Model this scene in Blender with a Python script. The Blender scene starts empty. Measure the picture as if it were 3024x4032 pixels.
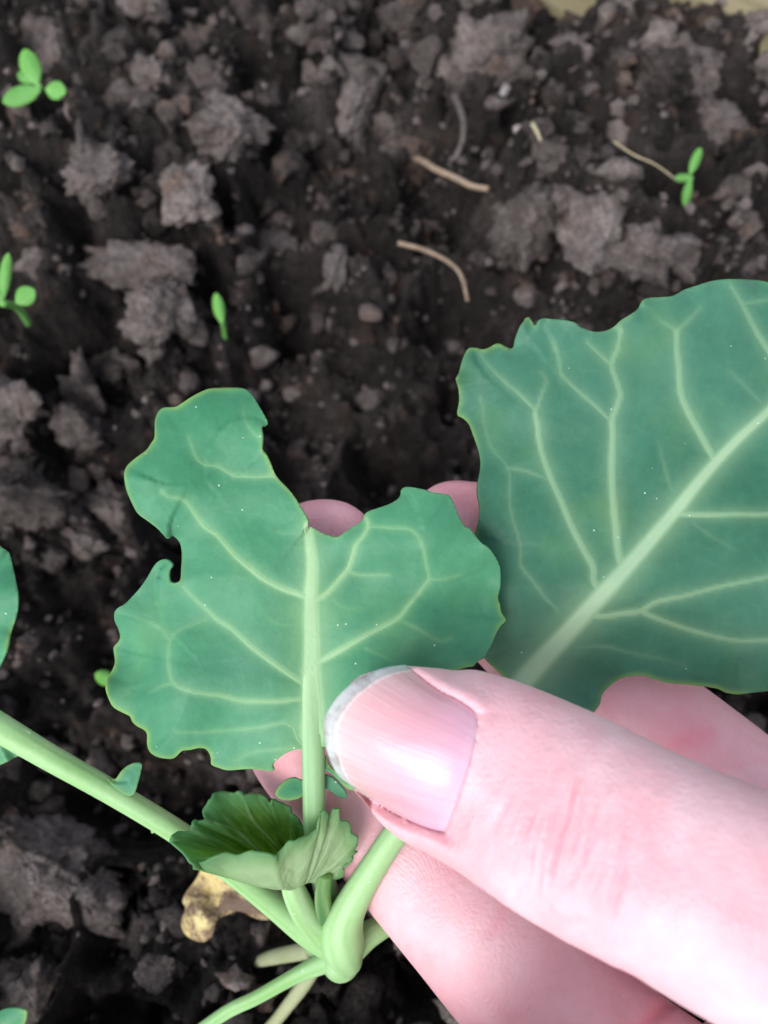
import bpy, bmesh, math, random
import numpy as np
from mathutils import Vector

# ------------------------------------------------------------------ camera
TILT = math.radians(20.0)
CAMH = 0.160
FPX = 3033.0                      # focal length in photograph pixels (3024 wide)
scene = bpy.context.scene
cam_data = bpy.data.cameras.new('camera')
cam = bpy.data.objects.new('camera', cam_data)
scene.collection.objects.link(cam)
cam.location = (0, 0, CAMH)
cam.rotation_euler = (TILT, 0, 0)
cam_data.lens = 4.0
cam_data.sensor_fit = 'HORIZONTAL'
cam_data.sensor_width = 4.0 * 3024 / FPX
cam_data.clip_start = 0.004
cam_data.clip_end = 60.0
cam_data.dof.use_dof = True
cam_data.dof.focus_distance = 0.0935
cam_data.dof.aperture_fstop = 3.0
scene.camera = cam
scene.render.resolution_x = 768
scene.render.resolution_y = 1024

# ------------------------------------------------------------------ light
SUN_EL, SUN_AZ = math.radians(48), math.radians(214)     # azimuth from +Y towards +X
world = bpy.data.worlds.new('World'); scene.world = world
world.use_nodes = True
wn, wl = world.node_tree.nodes, world.node_tree.links
bg = wn['Background']
sky = wn.new('ShaderNodeTexSky'); sky.sky_type = 'NISHITA'; sky.sun_disc = False
sky.sun_elevation = SUN_EL; sky.sun_rotation = SUN_AZ
hsv = wn.new('ShaderNodeHueSaturation'); hsv.inputs['Saturation'].default_value = 0.42
wl.new(sky.outputs[0], hsv.inputs['Color']); wl.new(hsv.outputs[0], bg.inputs['Color'])
bg.inputs['Strength'].default_value = 0.145
sun_d = bpy.data.lights.new('sun', 'SUN'); sun_d.energy = 1.4; sun_d.angle = math.radians(36)
sun_d.color = (1.0, 0.97, 0.95)
sun = bpy.data.objects.new('sun', sun_d); scene.collection.objects.link(sun)
sdir = Vector((math.sin(SUN_AZ)*math.cos(SUN_EL), math.cos(SUN_AZ)*math.cos(SUN_EL), math.sin(SUN_EL)))
sun.rotation_euler = sdir.to_track_quat('Z', 'Y').to_euler()
sun.location = sdir * 2
vs = scene.view_settings
vs.view_transform = 'Standard'; vs.look = 'None'; vs.gamma = 1.0; vs.use_curve_mapping = False
vs.exposure = 0.93
scene.cycles.max_bounces = 6; scene.cycles.diffuse_bounces = 3; scene.cycles.glossy_bounces = 2

# ------------------------------------------------------------------ helpers
rng = np.random.default_rng(7); random.seed(7)
COL = scene.collection
CAMP = np.array([0, 0, CAMH])
FWD = np.array([0, math.sin(TILT), -math.cos(TILT)])
RGT = np.array([1.0, 0, 0])
UPV = np.array([0, math.cos(TILT), math.sin(TILT)])

def P(u, v, d):
    """photograph position (u, v) and distance d in mm -> world point(s)"""
    u, v, d = np.broadcast_arrays(np.asarray(u, float), np.asarray(v, float), np.asarray(d, float))
    ray = FWD + RGT*((u-1512)/FPX)[..., None] + UPV*((2016-v)/FPX)[..., None]
    return CAMP + ray*(d/1000.0)[..., None]

def proj(p):
    q = p - CAMP
    d = q @ FWD
    return 1512 + FPX*(q @ RGT)/d, 2016 - FPX*(q @ UPV)/d, d*1000

def crop(x0, y0, s):
    return lambda pts: [(x0 + x/s, y0 + y/s) for x, y in pts]
r3 = crop(380, 1480, 1.659); r4 = crop(1100, 1800, 1.659); r5 = crop(1724, 1060, 1.2292)
r6 = crop(380, 2400, 1.3825); r7 = crop(0, 2700, 1.0369); r8 = crop(1224, 2500, 0.92167)
r0 = crop(0, 0, 1659/3024)
q0 = lambda x, y: (x*3024/1659, y*3024/1659)

def hashf(ix, iy, iz, seed):
    h = (ix.astype(np.int64)*374761393 + iy.astype(np.int64)*668265263 + iz.astype(np.int64)*2246822519 + seed*3266489917) & 0xffffffff
    h = ((h ^ (h >> 15))*2246822519) & 0xffffffff
    h = ((h ^ (h >> 13))*3266489917) & 0xffffffff
    return ((h ^ (h >> 16)) & 0xffffff)/float(0xffffff)

def vnoise(p, seed=0):
    p = np.asarray(p, float)
    i = np.floor(p); f = p - i; f = f*f*f*(f*(f*6-15)+10)
    ix, iy, iz = i[..., 0], i[..., 1], i[..., 2]
    fx, fy, fz = f[..., 0], f[..., 1], f[..., 2]
    r = 0
    for dx in (0, 1):
        for dy in (0, 1):
            for dz in (0, 1):
                w = (fx if dx else 1-fx)*(fy if dy else 1-fy)*(fz if dz else 1-fz)
                r = r + w*hashf(ix+dx, iy+dy, iz+dz, seed)
    return r*2 - 1

def fbm(p, oct=4, seed=0, gain=0.5):
    a, s, r = 1.0, 1.0, 0
    for o in range(oct):
        r = r + a*vnoise(np.asarray(p)*s + o*17.3, seed+o)
        a *= gain; s *= 2.03
    return r

def worley(p2, seed=0):
    i = np.floor(p2).astype(int); best = np.full(p2.shape[0], 9.0); sec = best.copy()
    for dx in (-1, 0, 1):
        for dy in (-1, 0, 1):
            cx, cy = i[:, 0]+dx, i[:, 1]+dy
            z = np.zeros_like(cx)
            px = cx + hashf(cx, cy, z, seed); py = cy + hashf(cx, cy, z, seed+5)
            d = np.hypot(p2[:, 0]-px, p2[:, 1]-py)
            sec = np.where(d < best, best, np.minimum(sec, d)); best = np.minimum(best, d)
    return best, sec

def mesh_obj(name, verts, faces, mat=None, parent=None, smooth=True, attrs=None):
    me = bpy.data.meshes.new(name)
    me.from_pydata([tuple(v) for v in np.asarray(verts)], [], [tuple(int(i) for i in f) for f in faces])
    return finish(name, me, mat, parent, smooth, attrs)

def fast_mesh(name, verts, tris, mat=None, parent=None, smooth=True, attrs=None):
    verts = np.asarray(verts, np.float32); tris = np.asarray(tris, np.int32); k = tris.shape[1]
    me = bpy.data.meshes.new(name)
    me.vertices.add(len(verts)); me.vertices.foreach_set('co', verts.ravel())
    me.loops.add(tris.size); me.loops.foreach_set('vertex_index', tris.ravel())
    me.polygons.add(len(tris)); me.polygons.foreach_set('loop_start', np.arange(0, tris.size, k, dtype=np.int32))
    me.polygons.foreach_set('loop_total', np.full(len(tris), k, np.int32))
    me.update(calc_edges=True)
    return finish(name, me, mat, parent, smooth, attrs)

def finish(name, me, mat, parent, smooth, attrs):
    if smooth: me.polygons.foreach_set('use_smooth', np.ones(len(me.polygons), bool))
    for k, a in (attrs or {}).items():
        at = me.attributes.new(k, 'FLOAT', 'POINT'); at.data.foreach_set('value', np.asarray(a, np.float32))
    me.update()
    if mat: me.materials.append(mat)
    o = bpy.data.objects.new(name, me); COL.objects.link(o)
    if parent is not None: o.parent = parent; o.matrix_parent_inverse = parent_inv(parent)
    return o

def parent_inv(p):
    from mathutils import Matrix
    m = Matrix.Translation(p.location)
    q = p.parent
    while q is not None:
        m = Matrix.Translation(q.location) @ m if False else m
        q = q.parent
    return m.inverted()

def thing(name, label, cat, loc, group=None):
    o = bpy.data.objects.new(name, None); COL.objects.link(o)
    o.empty_display_size = 0.005
    o.location = Vector(loc); tag(o, label, cat, group); return o

def tag(o, label, cat, group=None):
    o['label'] = label; o['category'] = cat
    if group: o['group'] = group
    return o

def catmull(pts, n, closed=False):
    """resample control rows (any columns) with n samples per span"""
    p = np.asarray(pts, float); N = len(p); out = []
    rngi = range(N) if closed else range(N-1)
    for i in rngi:
        if closed: a, b, c, d = p[i-1], p[i], p[(i+1) % N], p[(i+2) % N]
        else: a, b, c, d = p[max(i-1, 0)], p[i], p[i+1], p[min(i+2, N-1)]
        for k in range(n):
            t = k/n
            out.append(0.5*((2*b) + (c-a)*t + (2*a-5*b+4*c-d)*t*t + (3*b-a-3*c+d)*t**3))
    if not closed: out.append(p[-1])
    return np.array(out)

def sweep(stations, n=6, seg=24, power=2.0, cap=True):
    """stations: (u, v, depth mm, half width mm, half thickness mm) -> verts, quads (closed tube)"""
    s = catmull(stations, n) if n > 1 else np.asarray(stations, float)
    C = P(s[:, 0], s[:, 1], s[:, 2]); a = s[:, 3]/1000; b = s[:, 4]/1000
    T = np.gradient(C, axis=0); T /= np.linalg.norm(T, axis=1)[:, None]
    toc = CAMP - C; toc /= np.linalg.norm(toc, axis=1)[:, None]
    S = np.cross(T, toc); S /= np.linalg.norm(S, axis=1)[:, None]
    N = np.cross(S, T)
    th = np.linspace(0, 2*math.pi, seg, endpoint=False)
    cx = np.sign(np.cos(th))*np.abs(np.cos(th))**(2/power); cy = np.sign(np.sin(th))*np.abs(np.sin(th))**(2/power)
    V = C[:, None, :] + S[:, None, :]*(a[:, None]*cx)[..., None] + N[:, None, :]*(b[:, None]*cy)[..., None]
    M = len(C); V = V.reshape(-1, 3); F = []
    idx = np.arange(M*seg).reshape(M, seg)
    F = np.stack([idx[:-1], np.roll(idx, -1, 1)[:-1], np.roll(idx, -1, 1)[1:], idx[1:]], -1).reshape(-1, 4).tolist()
    if cap:
        V = np.vstack([V, C[:1], C[-1:]]); k = M*seg
        for j in range(seg):
            F.append((idx[0, (j+1) % seg], idx[0, j], k)); F.append((idx[-1, j], idx[-1, (j+1) % seg], k+1))
    return V, F

# ------------------------------------------------------------------ materials
class NT:
    def __init__(s, name):
        s.m = bpy.data.materials.new(name); s.m.use_nodes = True
        s.n = s.m.node_tree.nodes; s.l = s.m.node_tree.links; s.b = s.n['Principled BSDF']
    def new(s, t, **kw):
        o = s.n.new(t)
        for k, v in kw.items(): setattr(o, k, v)
        return o
    def noise(s, scale, detail=4, rough=0.55, vec=None, dist=0):
        o = s.new('ShaderNodeTexNoise'); o.inputs['Scale'].default_value = scale
        o.inputs['Detail'].default_value = detail; o.inputs['Roughness'].default_value = rough
        o.inputs['Distortion'].default_value = dist
        if vec is None:
            if not hasattr(s, 'tc'): s.tc = s.new('ShaderNodeNewGeometry')
            vec = s.tc.outputs['Position']
        s.l.new(vec, o.inputs['Vector']); return o.outputs['Fac']
    def ramp(s, fac, stops):
        o = s.new('ShaderNodeValToRGB'); e = o.color_ramp.elements
        while len(e) < len(stops): e.new(0.5)
        for k, (p, c) in enumerate(stops):
            e[k].position = p; e[k].color = (*c, 1) if len(c) == 3 else c
        s.l.new(fac, o.inputs['Fac']); return o.outputs['Color']
    def mix(s, fac, a, b, mode='MIX'):
        o = s.new('ShaderNodeMix', data_type='RGBA', blend_type=mode)
        for sock, v in ((o.inputs[0], fac), (o.inputs[6], a), (o.inputs[7], b)):
            if isinstance(v, (int, float)): sock.default_value = v
            elif isinstance(v, tuple): sock.default_value = (*v, 1)
            else: s.l.new(v, sock)
        return o.outputs[2]
    def math(s, op, a, b=0.0, c=None, clamp=False):
        o = s.new('ShaderNodeMath', operation=op, use_clamp=clamp)
        for k, v in enumerate((a, b, c)):
            if v is None: continue
            if isinstance(v, (int, float)): o.inputs[k].default_value = v
            else: s.l.new(v, o.inputs[k])
        return o.outputs[0]
    def attr(s, name):
        o = s.new('ShaderNodeAttribute', attribute_name=name); return o.outputs['Fac']
    def bump(s, h, strength, dist, normal=None):
        o = s.new('ShaderNodeBump'); o.inputs['Strength'].default_value = strength; o.inputs['Distance'].default_value = dist
        s.l.new(h, o.inputs['Height'])
        if normal is not None: s.l.new(normal, o.inputs['Normal'])
        return o.outputs['Normal']
    def set(s, **kw):
        for k, v in kw.items():
            k = k.replace('_', ' ')
            i = s.b.inputs[k]
            if isinstance(v, (int, float)): i.default_value = v
            elif isinstance(v, tuple): i.default_value = (*v, 1) if len(v) == 3 and i.type == 'RGBA' else v
            else: s.l.new(v, i)
        return s

def soil_material(name, dark, mid, light, warm, bias=0.0, tone=False):
    t = NT(name)
    big = t.noise(38, 3, 0.6); med = t.noise(260, 6, 0.7); fine = t.noise(950, 4, 0.7)
    f = t.math('ADD', t.math('MULTIPLY', big, 0.75), t.math('MULTIPLY', med, 0.5))
    f = t.math('ADD', f, bias - 0.12)
    c = t.ramp(f, [(0.30, dark), (0.52, mid), (0.72, light)])
    if tone: f = t.math('ADD', f, t.attr('tone'))
    c = t.ramp(f, [(0.30, dark), (0.52, mid), (0.72, light)])
    c = t.mix(t.ramp(t.noise(120, 2, 0.5), [(0.58, (0, 0, 0)), (0.72, (0.6, 0.6, 0.6))]), c, warm)
    c = t.mix(0.7, c, t.ramp(fine, [(0.30, (0.25, 0.24, 0.24)), (0.70, (1.5, 1.45, 1.4))]), 'MULTIPLY')
    nb = t.bump(med, 1.0, 0.0035); nb = t.bump(fine, 1.0, 0.0012, nb)
    t.set(Base_Color=c, Roughness=0.92, Normal=nb, Specular_IOR_Level=0.15)
    return t.m
M_SOIL = soil_material('damp_shade_soil', (0.013, 0.011, 0.0105), (0.042, 0.036, 0.034), (0.120, 0.103, 0.096), (0.090, 0.063, 0.050))  # damp ground, darkened further so the crevices between crumbs look shaded
M_CRUMB = soil_material('crumb_soil', (0.028, 0.024, 0.023), (0.140, 0.119, 0.111), (0.32, 0.275, 0.258), (0.22, 0.145, 0.108), 0.01, True)
M_CLOD = soil_material('dry_soil', (0.055, 0.046, 0.043), (0.175, 0.149, 0.140), (0.33, 0.287, 0.273), (0.19, 0.14, 0.115), 0.05)
M_CLODR = soil_material('ruddy_soil', (0.11, 0.076, 0.062), (0.19, 0.135, 0.110), (0.26, 0.20, 0.175), (0.24, 0.13, 0.09), 0.05)

def leaf_material(name, g1, g2, vein, rim, spec=0.2, rough=0.45, transl=0.12, tcol=(0.12, 0.3, 0.05)):
    t = NT(name)
    n1 = t.noise(110, 3, 0.5); n2 = t.noise(900, 3, 0.6)
    c = t.mix(t.ramp(n1, [(0.32, (0, 0, 0)), (0.68, (1, 1, 1))]), g1, g2)
    c = t.mix(0.30, c, t.ramp(n2, [(0.3, (0.72, 0.76, 0.78)), (0.7, (1.18, 1.16, 1.16))]), 'MULTIPLY')
    # patches where the wax bloom is rubbed off show a yellower green
    c = t.mix(t.math('MULTIPLY', t.ramp(t.noise(75, 2, 0.5), [(0.56, (0, 0, 0)), (0.74, (1, 1, 1))]), 0.16), c, rim)
    c = t.mix(t.math('MULTIPLY', t.ramp(t.noise(48, 3, 0.6), [(0.42, (0, 0, 0)), (0.68, (1, 1, 1))]), 0.24), c, tuple(k*0.5+0.5*b for k, b in zip(g2, (0.15, 0.33, 0.26))))  # bluish wax bloom patches that also paint in a sky sheen
    # faint net of the finest veins
    net = t.new('ShaderNodeTexVoronoi', feature='DISTANCE_TO_EDGE'); net.inputs['Scale'].default_value = 330
    wv = t.new('ShaderNodeVectorMath', operation='ADD'); t.l.new(t.tc.outputs['Position'], wv.inputs[0])
    nz = t.new('ShaderNodeTexNoise'); nz.inputs['Scale'].default_value = 260; t.l.new(t.tc.outputs['Position'], nz.inputs['Vector'])
    sc = t.new('ShaderNodeVectorMath', operation='SCALE'); sc.inputs['Scale'].default_value = 0.0022; t.l.new(nz.outputs['Color'], sc.inputs[0]); t.l.new(sc.outputs[0], wv.inputs[1])
    t.l.new(wv.outputs[0], net.inputs['Vector'])
    nf = t.math('MULTIPLY', t.ramp(net.outputs['Distance'], [(0.0, (1, 1, 1)), (0.09, (0, 0, 0))]), t.math('MULTIPLY', n1, 0.035))
    c = t.mix(nf, c, vein)
    c = t.mix(t.math('MULTIPLY', t.attr('base_glow'), 0.95), c, (0.26, 0.42, 0.03))  # yellow-green painted in as light coming through the cupped leaf's base
    va = t.attr('vein'); ra = t.attr('rim')
    c = t.mix(t.math('MULTIPLY', ra, 0.7), c, rim)
    c = t.mix(va, c, t.ramp(va, [(0.42, tuple(k*f for k, f in zip(vein, (0.92, 0.97, 0.86)))), (0.85, vein)]))
    vo = t.new('ShaderNodeTexVoronoi'); vo.inputs['Scale'].default_value = 420
    t.l.new(t.tc.outputs['Position'], vo.inputs['Vector'])
    sp = t.math('LESS_THAN', vo.outputs['Distance'], 0.046)
    se = t.new('ShaderNodeSeparateColor'); t.l.new(vo.outputs['Color'], se.inputs[0])
    sp = t.math('MULTIPLY', sp, t.math('LESS_THAN', se.outputs[0], 0.75))
    c = t.mix(t.math('MULTIPLY', sp, 0.75), c, (0.62, 0.72, 0.66))  # pale specks painted on as tiny glints
    nb = t.bump(n2, 0.25, 0.0003); nb = t.bump(n1, 0.25, 0.001, nb)
    t.set(Base_Color=c, Roughness=rough, Normal=nb, Specular_IOR_Level=spec)
    tr = t.new('ShaderNodeBsdfTranslucent'); t.l.new(t.mix(0.5, c, tcol), tr.inputs['Color'])
    mx = t.new('ShaderNodeMixShader'); mx.inputs[0].default_value = transl
    t.l.new(t.b.outputs[0], mx.inputs[1]); t.l.new(tr.outputs[0], mx.inputs[2])
    t.l.new(mx.outputs[0], t.n['Material Output'].inputs['Surface'])
    return t.m
VEINC = (0.37, 0.57, 0.31)
M_LEAF = leaf_material('leaf_green', (0.042, 0.200, 0.098), (0.072, 0.275, 0.142), VEINC, (0.25, 0.43, 0.10))
M_LEAFD = leaf_material('leaf_bluegreen', (0.035, 0.140, 0.082), (0.055, 0.190, 0.116), (0.40, 0.58, 0.36), (0.25, 0.43, 0.10))
M_YOUNG = leaf_material('young_leaf', (0.12, 0.30, 0.050), (0.17, 0.37, 0.07), (0.52, 0.68, 0.42), (0.10, 0.30, 0.16), transl=0.5, tcol=(0.35, 0.55, 0.05))
M_STALK = leaf_material('stalk_green', (0.24, 0.46, 0.16), (0.34, 0.56, 0.25), (0.40, 0.61, 0.32), (0.17, 0.37, 0.08), rough=0.47, spec=0.28, transl=0.06)
M_WEED = leaf_material('weed_green', (0.12, 0.36, 0.055), (0.19, 0.46, 0.12), (0.3, 0.6, 0.2), (0.2, 0.5, 0.1), transl=0.25)
M_OLDST = leaf_material('pale_stalk', (0.30, 0.34, 0.18), (0.38, 0.40, 0.24), (0.4, 0.4, 0.25), (0.3, 0.3, 0.15), transl=0.03)

def simple(name, c1, c2, scale, rough=0.8, bumpd=0.0005):
    t = NT(name); n = t.noise(scale, 5, 0.65)
    t.set(Base_Color=t.ramp(n, [(0.3, c1), (0.7, c2)]), Roughness=rough, Normal=t.bump(n, 0.7, bumpd)); return t.m
M_ROOT = simple('root_fibre', (0.20, 0.14, 0.095), (0.36, 0.27, 0.19), 500)
M_STRAW = simple('straw', (0.34, 0.29, 0.17), (0.46, 0.40, 0.26), 300)
M_PEBBLE = simple('pebble', (0.26, 0.23, 0.22), (0.38, 0.34, 0.33), 300, 0.7)

def skin_material():
    t = NT('skin')
    mott = t.noise(95, 3, 0.55); fine = t.noise(700, 4, 0.6)
    fl = t.attr('flush')
    c = t.mix(t.ramp(mott, [(0.34, (0, 0, 0)), (0.66, (1, 1, 1))]), (0.73, 0.385, 0.42), (0.80, 0.525, 0.56))
    c = t.mix(t.math('MULTIPLY', fl, 0.9, clamp=True), c, (0.86, 0.29, 0.35))  # skin flush, its colour brightened to offset leaf shade on the fingertips
    c = t.mix(0.25, c, t.ramp(fine, [(0.3, (0.86, 0.8, 0.8)), (0.7, (1.06, 1.06, 1.06))]), 'MULTIPLY')
    # fine skin relief: tight cells stretched across the finger
    vo = t.new('ShaderNodeTexVoronoi', feature='DISTANCE_TO_EDGE'); vo.inputs['Scale'].default_value = 1100
    t.l.new(t.tc.outputs['Position'], vo.inputs['Vector'])
    nb = t.bump(vo.outputs['Distance'], 0.28, 0.0003)
    nb = t.bump(fine, 0.24, 0.0004, nb)
    # ridges run along a line stored on the mesh
    rd = t.attr('ridge')
    sn = t.math('SINE', t.math('MULTIPLY', rd, 6.283))
    nb = t.bump(t.math('MULTIPLY', sn, t.attr('ridge_w')), 0.10, 0.00012, nb)
    t.set(Base_Color=c, Roughness=0.46, Normal=nb, Specular_IOR_Level=0.35, Subsurface_Weight=0.35,
          Subsurface_Radius=(1.0, 0.36, 0.22), Subsurface_Scale=0.0016)
    return t.m
M_SKIN = skin_material()

def nail_material():
    t = NT('nail')
    a = t.attr('along'); ac = t.attr('across')
    streak = t.new('ShaderNodeCombineXYZ'); t.l.new(t.math('MULTIPLY', ac, 22.0), streak.inputs[0]); t.l.new(t.math('MULTIPLY', a, 0.8), streak.inputs[1])
    sn = t.noise(1.0, 3, 0.6, vec=streak.outputs[0])
    wob = t.math('ADD', a, t.math('MULTIPLY', t.math('SUBTRACT', sn, 0.5), 0.02))
    c = t.ramp(wob, [(0.0, (0.68, 0.44, 0.54)), (0.12, (0.66, 0.37, 0.46)), (0.45, (0.67, 0.35, 0.40)),
                     (0.80, (0.70, 0.41, 0.42)), (0.885, (0.72, 0.45, 0.45)), (0.905, (0.78, 0.62, 0.60)), (0.925, (0.46, 0.46, 0.44)), (1.0, (0.50, 0.55, 0.53))])
    c = t.mix(0.5, c, t.ramp(sn, [(0.3, (0.84, 0.80, 0.84)), (0.7, (1.1, 1.1, 1.08))]), 'MULTIPLY')
    dirt = t.math('MULTIPLY', t.math('GREATER_THAN', wob, 0.905), t.math('MULTIPLY', t.ramp(t.noise(420, 3, 0.6), [(0.5, (0, 0, 0)), (0.75, (1, 1, 1))]), 0.7))
    c = t.mix(dirt, c, (0.16, 0.13, 0.11))
    nb = t.bump(sn, 0.18, 0.0004); nb = t.bump(t.noise(300, 3, 0.55), 0.16, 0.0008, nb)
    t.set(Base_Color=c, Roughness=0.27, Normal=nb, Specular_IOR_Level=0.42, Subsurface_Weight=0.2,
          Subsurface_Radius=(1, 0.4, 0.3), Subsurface_Scale=0.001, Coat_Weight=0.25, Coat_Roughness=0.15)
    return t.m
M_NAIL = nail_material()

def wood_material():
    t = NT('board_wood')
    mp = t.new('ShaderNodeMapping'); mp.inputs['Scale'].default_value = (0.06, 1, 1)
    tc = t.new('ShaderNodeTexCoord'); t.l.new(tc.outputs['Object'], mp.inputs['Vector'])
    n = t.noise(260, 5, 0.6, vec=mp.outputs[0]); n2 = t.noise(60, 3, 0.5)
    c = t.ramp(n, [(0.25, (0.16, 0.125, 0.07)), (0.5, (0.30, 0.25, 0.15)), (0.75, (0.40, 0.35, 0.23))])
    c = t.mix(t.math('MULTIPLY', n2, 0.4), c, (0.16, 0.17, 0.09))
    t.set(Base_Color=c, Roughness=0.85, Normal=t.bump(n, 0.6, 0.001)); return t.m
M_WOOD = wood_material()

# ------------------------------------------------------------------ soil
def ground_xy(u, v, z=0.0):
    ray = FWD + RGT*((u-1512)/FPX) + UPV*((2016-v)/FPX)
    k = (z - CAMH)/ray[2]
    p = CAMP + ray*k
    return p[0], p[1]

HOL = [(*ground_xy(*q0(790, 850)), 0.034, 0.022), (*ground_xy(*q0(560, 430)), 0.014, 0.009), (*ground_xy(*q0(1080, 720)), 0.020, 0.008),
       (*ground_xy(*q0(900, 250)), 0.011, 0.009), (*ground_xy(*q0(420, 1750)), 0.020, 0.009), (*ground_xy(*q0(520, 1150)), 0.032, 0.013), (*ground_xy(*q0(60, 1330)), 0.022, 0.010)]
def height(x, y):
    x = np.asarray(x, float); y = np.asarray(y, float)
    p = np.stack([x, y, np.zeros_like(x)], -1)
    near = np.exp(-((x/0.5)**2 + ((y-0.1)/0.6)**2))
    h = 0.012*fbm(p*14, 2, 11)
    w = p + 0.006*np.stack([vnoise(p*60, 3), vnoise(p*60, 4), np.zeros_like(x)], -1)
    b = fbm(w*42, 3, 21); h = h + 0.0115*(1-np.abs(b)*2.0)*near
    f1, f2 = worley(w.reshape(-1, 3)[:, :2]*90, 31); f1 = f1.reshape(x.shape)
    h = h + 0.0042*(0.6 - np.minimum(f1, 1)**1.4)*near
    g1, _ = worley((p.reshape(-1, 3)[:, :2] + 0.002*vnoise(p*200, 9).reshape(-1, 1))*230, 37); g1 = g1.reshape(x.shape)
    h = h + 0.0018*(0.5-np.minimum(g1, 1))*near
    h = h + 0.0030*fbm(p*300, 3, 41, 0.65)*near
    for hx, hy, r, a in HOL:
        h = h - a*np.exp(-((x-hx)**2+(y-hy)**2)/r**2)
    h = h + 0.010*np.clip((y-0.10)/0.2, 0, 1)
    return h - 0.004

def axis(lo, hi, step, far, grow=1.28):
    a = list(np.arange(lo, hi, step)); s = step
    L, R = [], []
    x = lo
    while x > -far: s *= grow; x -= s; L.append(x)
    s = step; x = a[-1]
    while x < far: s *= grow; x += s; R.append(x)
    return np.array(L[::-1] + a + R)
gx = axis(-0.155, 0.155, 0.00072, 6.0); gy = axis(-0.075, 0.285, 0.00072, 6.0)
GX, GY = np.meshgrid(gx, gy)
GZ = height(GX, GY)
V = np.stack([GX, GY, GZ], -1).reshape(-1, 3)
ii = np.arange(V.shape[0]).reshape(GX.shape)
Q = np.stack([ii[:-1, :-1], ii[:-1, 1:], ii[1:, 1:], ii[1:, :-1]], -1).reshape(-1, 4)
soil = fast_mesh('soil', V, Q, M_SOIL); soil['kind'] = 'structure'; soil['label'] = 'dark crumbly garden soil'

def hz(x, y): return float(height(np.array([x]), np.array([y]))[0])
def ground_pt(u, v):
    z = 0.0
    for _ in range(6):
        x, y = ground_xy(u, v, z); z = hz(x, y)
    return np.array([x, y, z])

_ico = {}
def ico(sub):
    if sub not in _ico:
        bm = bmesh.new(); bmesh.ops.create_icosphere(bm, subdivisions=sub, radius=1.0)
        _ico[sub] = (np.array([v.co[:] for v in bm.verts]), np.array([[v.index for v in f.verts] for f in bm.faces])); bm.free()
    return _ico[sub]

def worley3(p, seed):
    i = np.floor(p).astype(int); best = np.full(len(p), 9.0)
    for dx in (-1, 0, 1):
        for dy in (-1, 0, 1):
            for dz in (-1, 0, 1):
                c = i + np.array([dx, dy, dz]); a, b_, c_ = c.T
                q = c + np.stack([hashf(a, b_, c_, seed), hashf(a, b_, c_, seed+3), hashf(a, b_, c_, seed+6)], -1)
                best = np.minimum(best, np.linalg.norm(p-q, axis=1))
    return best

def rock_shape(sub, seed, facets=5, rough=0.25, fine=0.06, lump=0.0):
    v, f = ico(sub); v = v.copy(); r = np.random.default_rng(seed)
    v *= (1 + rough*fbm(v*1.3 + seed*3.1, 3, seed))[:, None]
    for _ in range(facets):
        n = r.normal(size=3); n /= np.linalg.norm(n); c = r.uniform(0.5, 0.85)
        d = v @ n; v -= np.outer(np.maximum(d-c, 0)*0.9, n)
    if lump:
        v *= (1 + lump*(0.55-worley3(v*2.2 + seed, seed)) + 0.5*lump*(0.5-worley3(v*5.0 + seed, seed+1)))[:, None]
    v *= (1 + fine*fbm(v*7 + seed, 4, seed+50, 0.66))[:, None]
    return v, f

# crumbs nobody could count; none on top of the weeds and roots
KEEP = np.array([ground_xy(*q0(*p)) for p in ((80,185),(60,165),(120,195),(15,600),(45,650),(475,665),(1490,380),(1480,430),(230,1465),(900,347),(960,375),(1020,400),(995,280),(990,330),(1380,335),(1440,375),(450,1930),(480,1990),(930,545),(1000,600),(172,240),(174,300),(1540,15),(1590,25),(1640,40),(1530,45),(1600,60))])
POOLL = [rock_shape(4, 300+k, 4, 0.45, 0.13, 0.32)[0] for k in range(9)]
POOL = [rock_shape(2, 100+k, 3, 0.5, 0.26, 0.5)[0] for k in range(14)]
POOLS = [rock_shape(1, 200+k, 1, 0.45, 0.25)[0] for k in range(10)]
VV, FF, TT, off = [], [], [], 0
n_large, n_big, n_small = 250, 3000, 7500
n_all = n_large+n_big+n_small
cx = rng.uniform(-0.14, 0.14, n_all); cy = rng.uniform(-0.07, 0.27, n_all)
cz = height(cx, cy)
dens = fbm(np.stack([cx, cy, cx*0], -1)*26, 2, 77)
hollow = sum(np.exp(-((cx-h_[0])**2+(cy-h_[1])**2)/(h_[2]*0.9)**2) for h_ in HOL)
for k in range(n_all):
    kind = 0 if k < n_large else (1 if k < n_large+n_big else 2)
    if dens[k] < rng.uniform(-1.05, 0.0): continue
    if kind < 2 and hollow[k] > rng.uniform(0.2, 1.0): continue
    if kind < 2 and np.min(np.hypot(KEEP[:, 0]-cx[k], KEEP[:, 1]-cy[k])) < (0.013 if kind == 0 else 0.007): continue
    r = (rng.uniform(0.004, 0.0105), min(0.0014*rng.pareto(2.0)+0.0016, 0.0045), rng.uniform(0.0005, 0.0015))[kind]
    base = (POOLL[rng.integers(9)], POOL[rng.integers(14)], POOLS[rng.integers(10)])[kind]
    f = ico((4, 2, 1)[kind])[1]
    a = rng.uniform(0, 6.28); ca, sa = math.cos(a), math.sin(a)
    v = base*np.array([1, rng.uniform(0.55, 1), rng.uniform(0.6, 0.95)])
    v = np.stack([v[:, 0]*ca-v[:, 1]*sa, v[:, 0]*sa+v[:, 1]*ca, v[:, 2]], -1)
    VV.append(v*r + np.array([cx[k], cy[k], cz[k]+r*0.3])); FF.append(f+off); off += len(v)
    TT.append(np.full(len(v), rng.normal(0, 0.11)))
crumbs = fast_mesh('soil_crumbs', np.vstack(VV), np.vstack(FF), M_CRUMB, attrs={'tone': np.concatenate(TT)})
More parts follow.
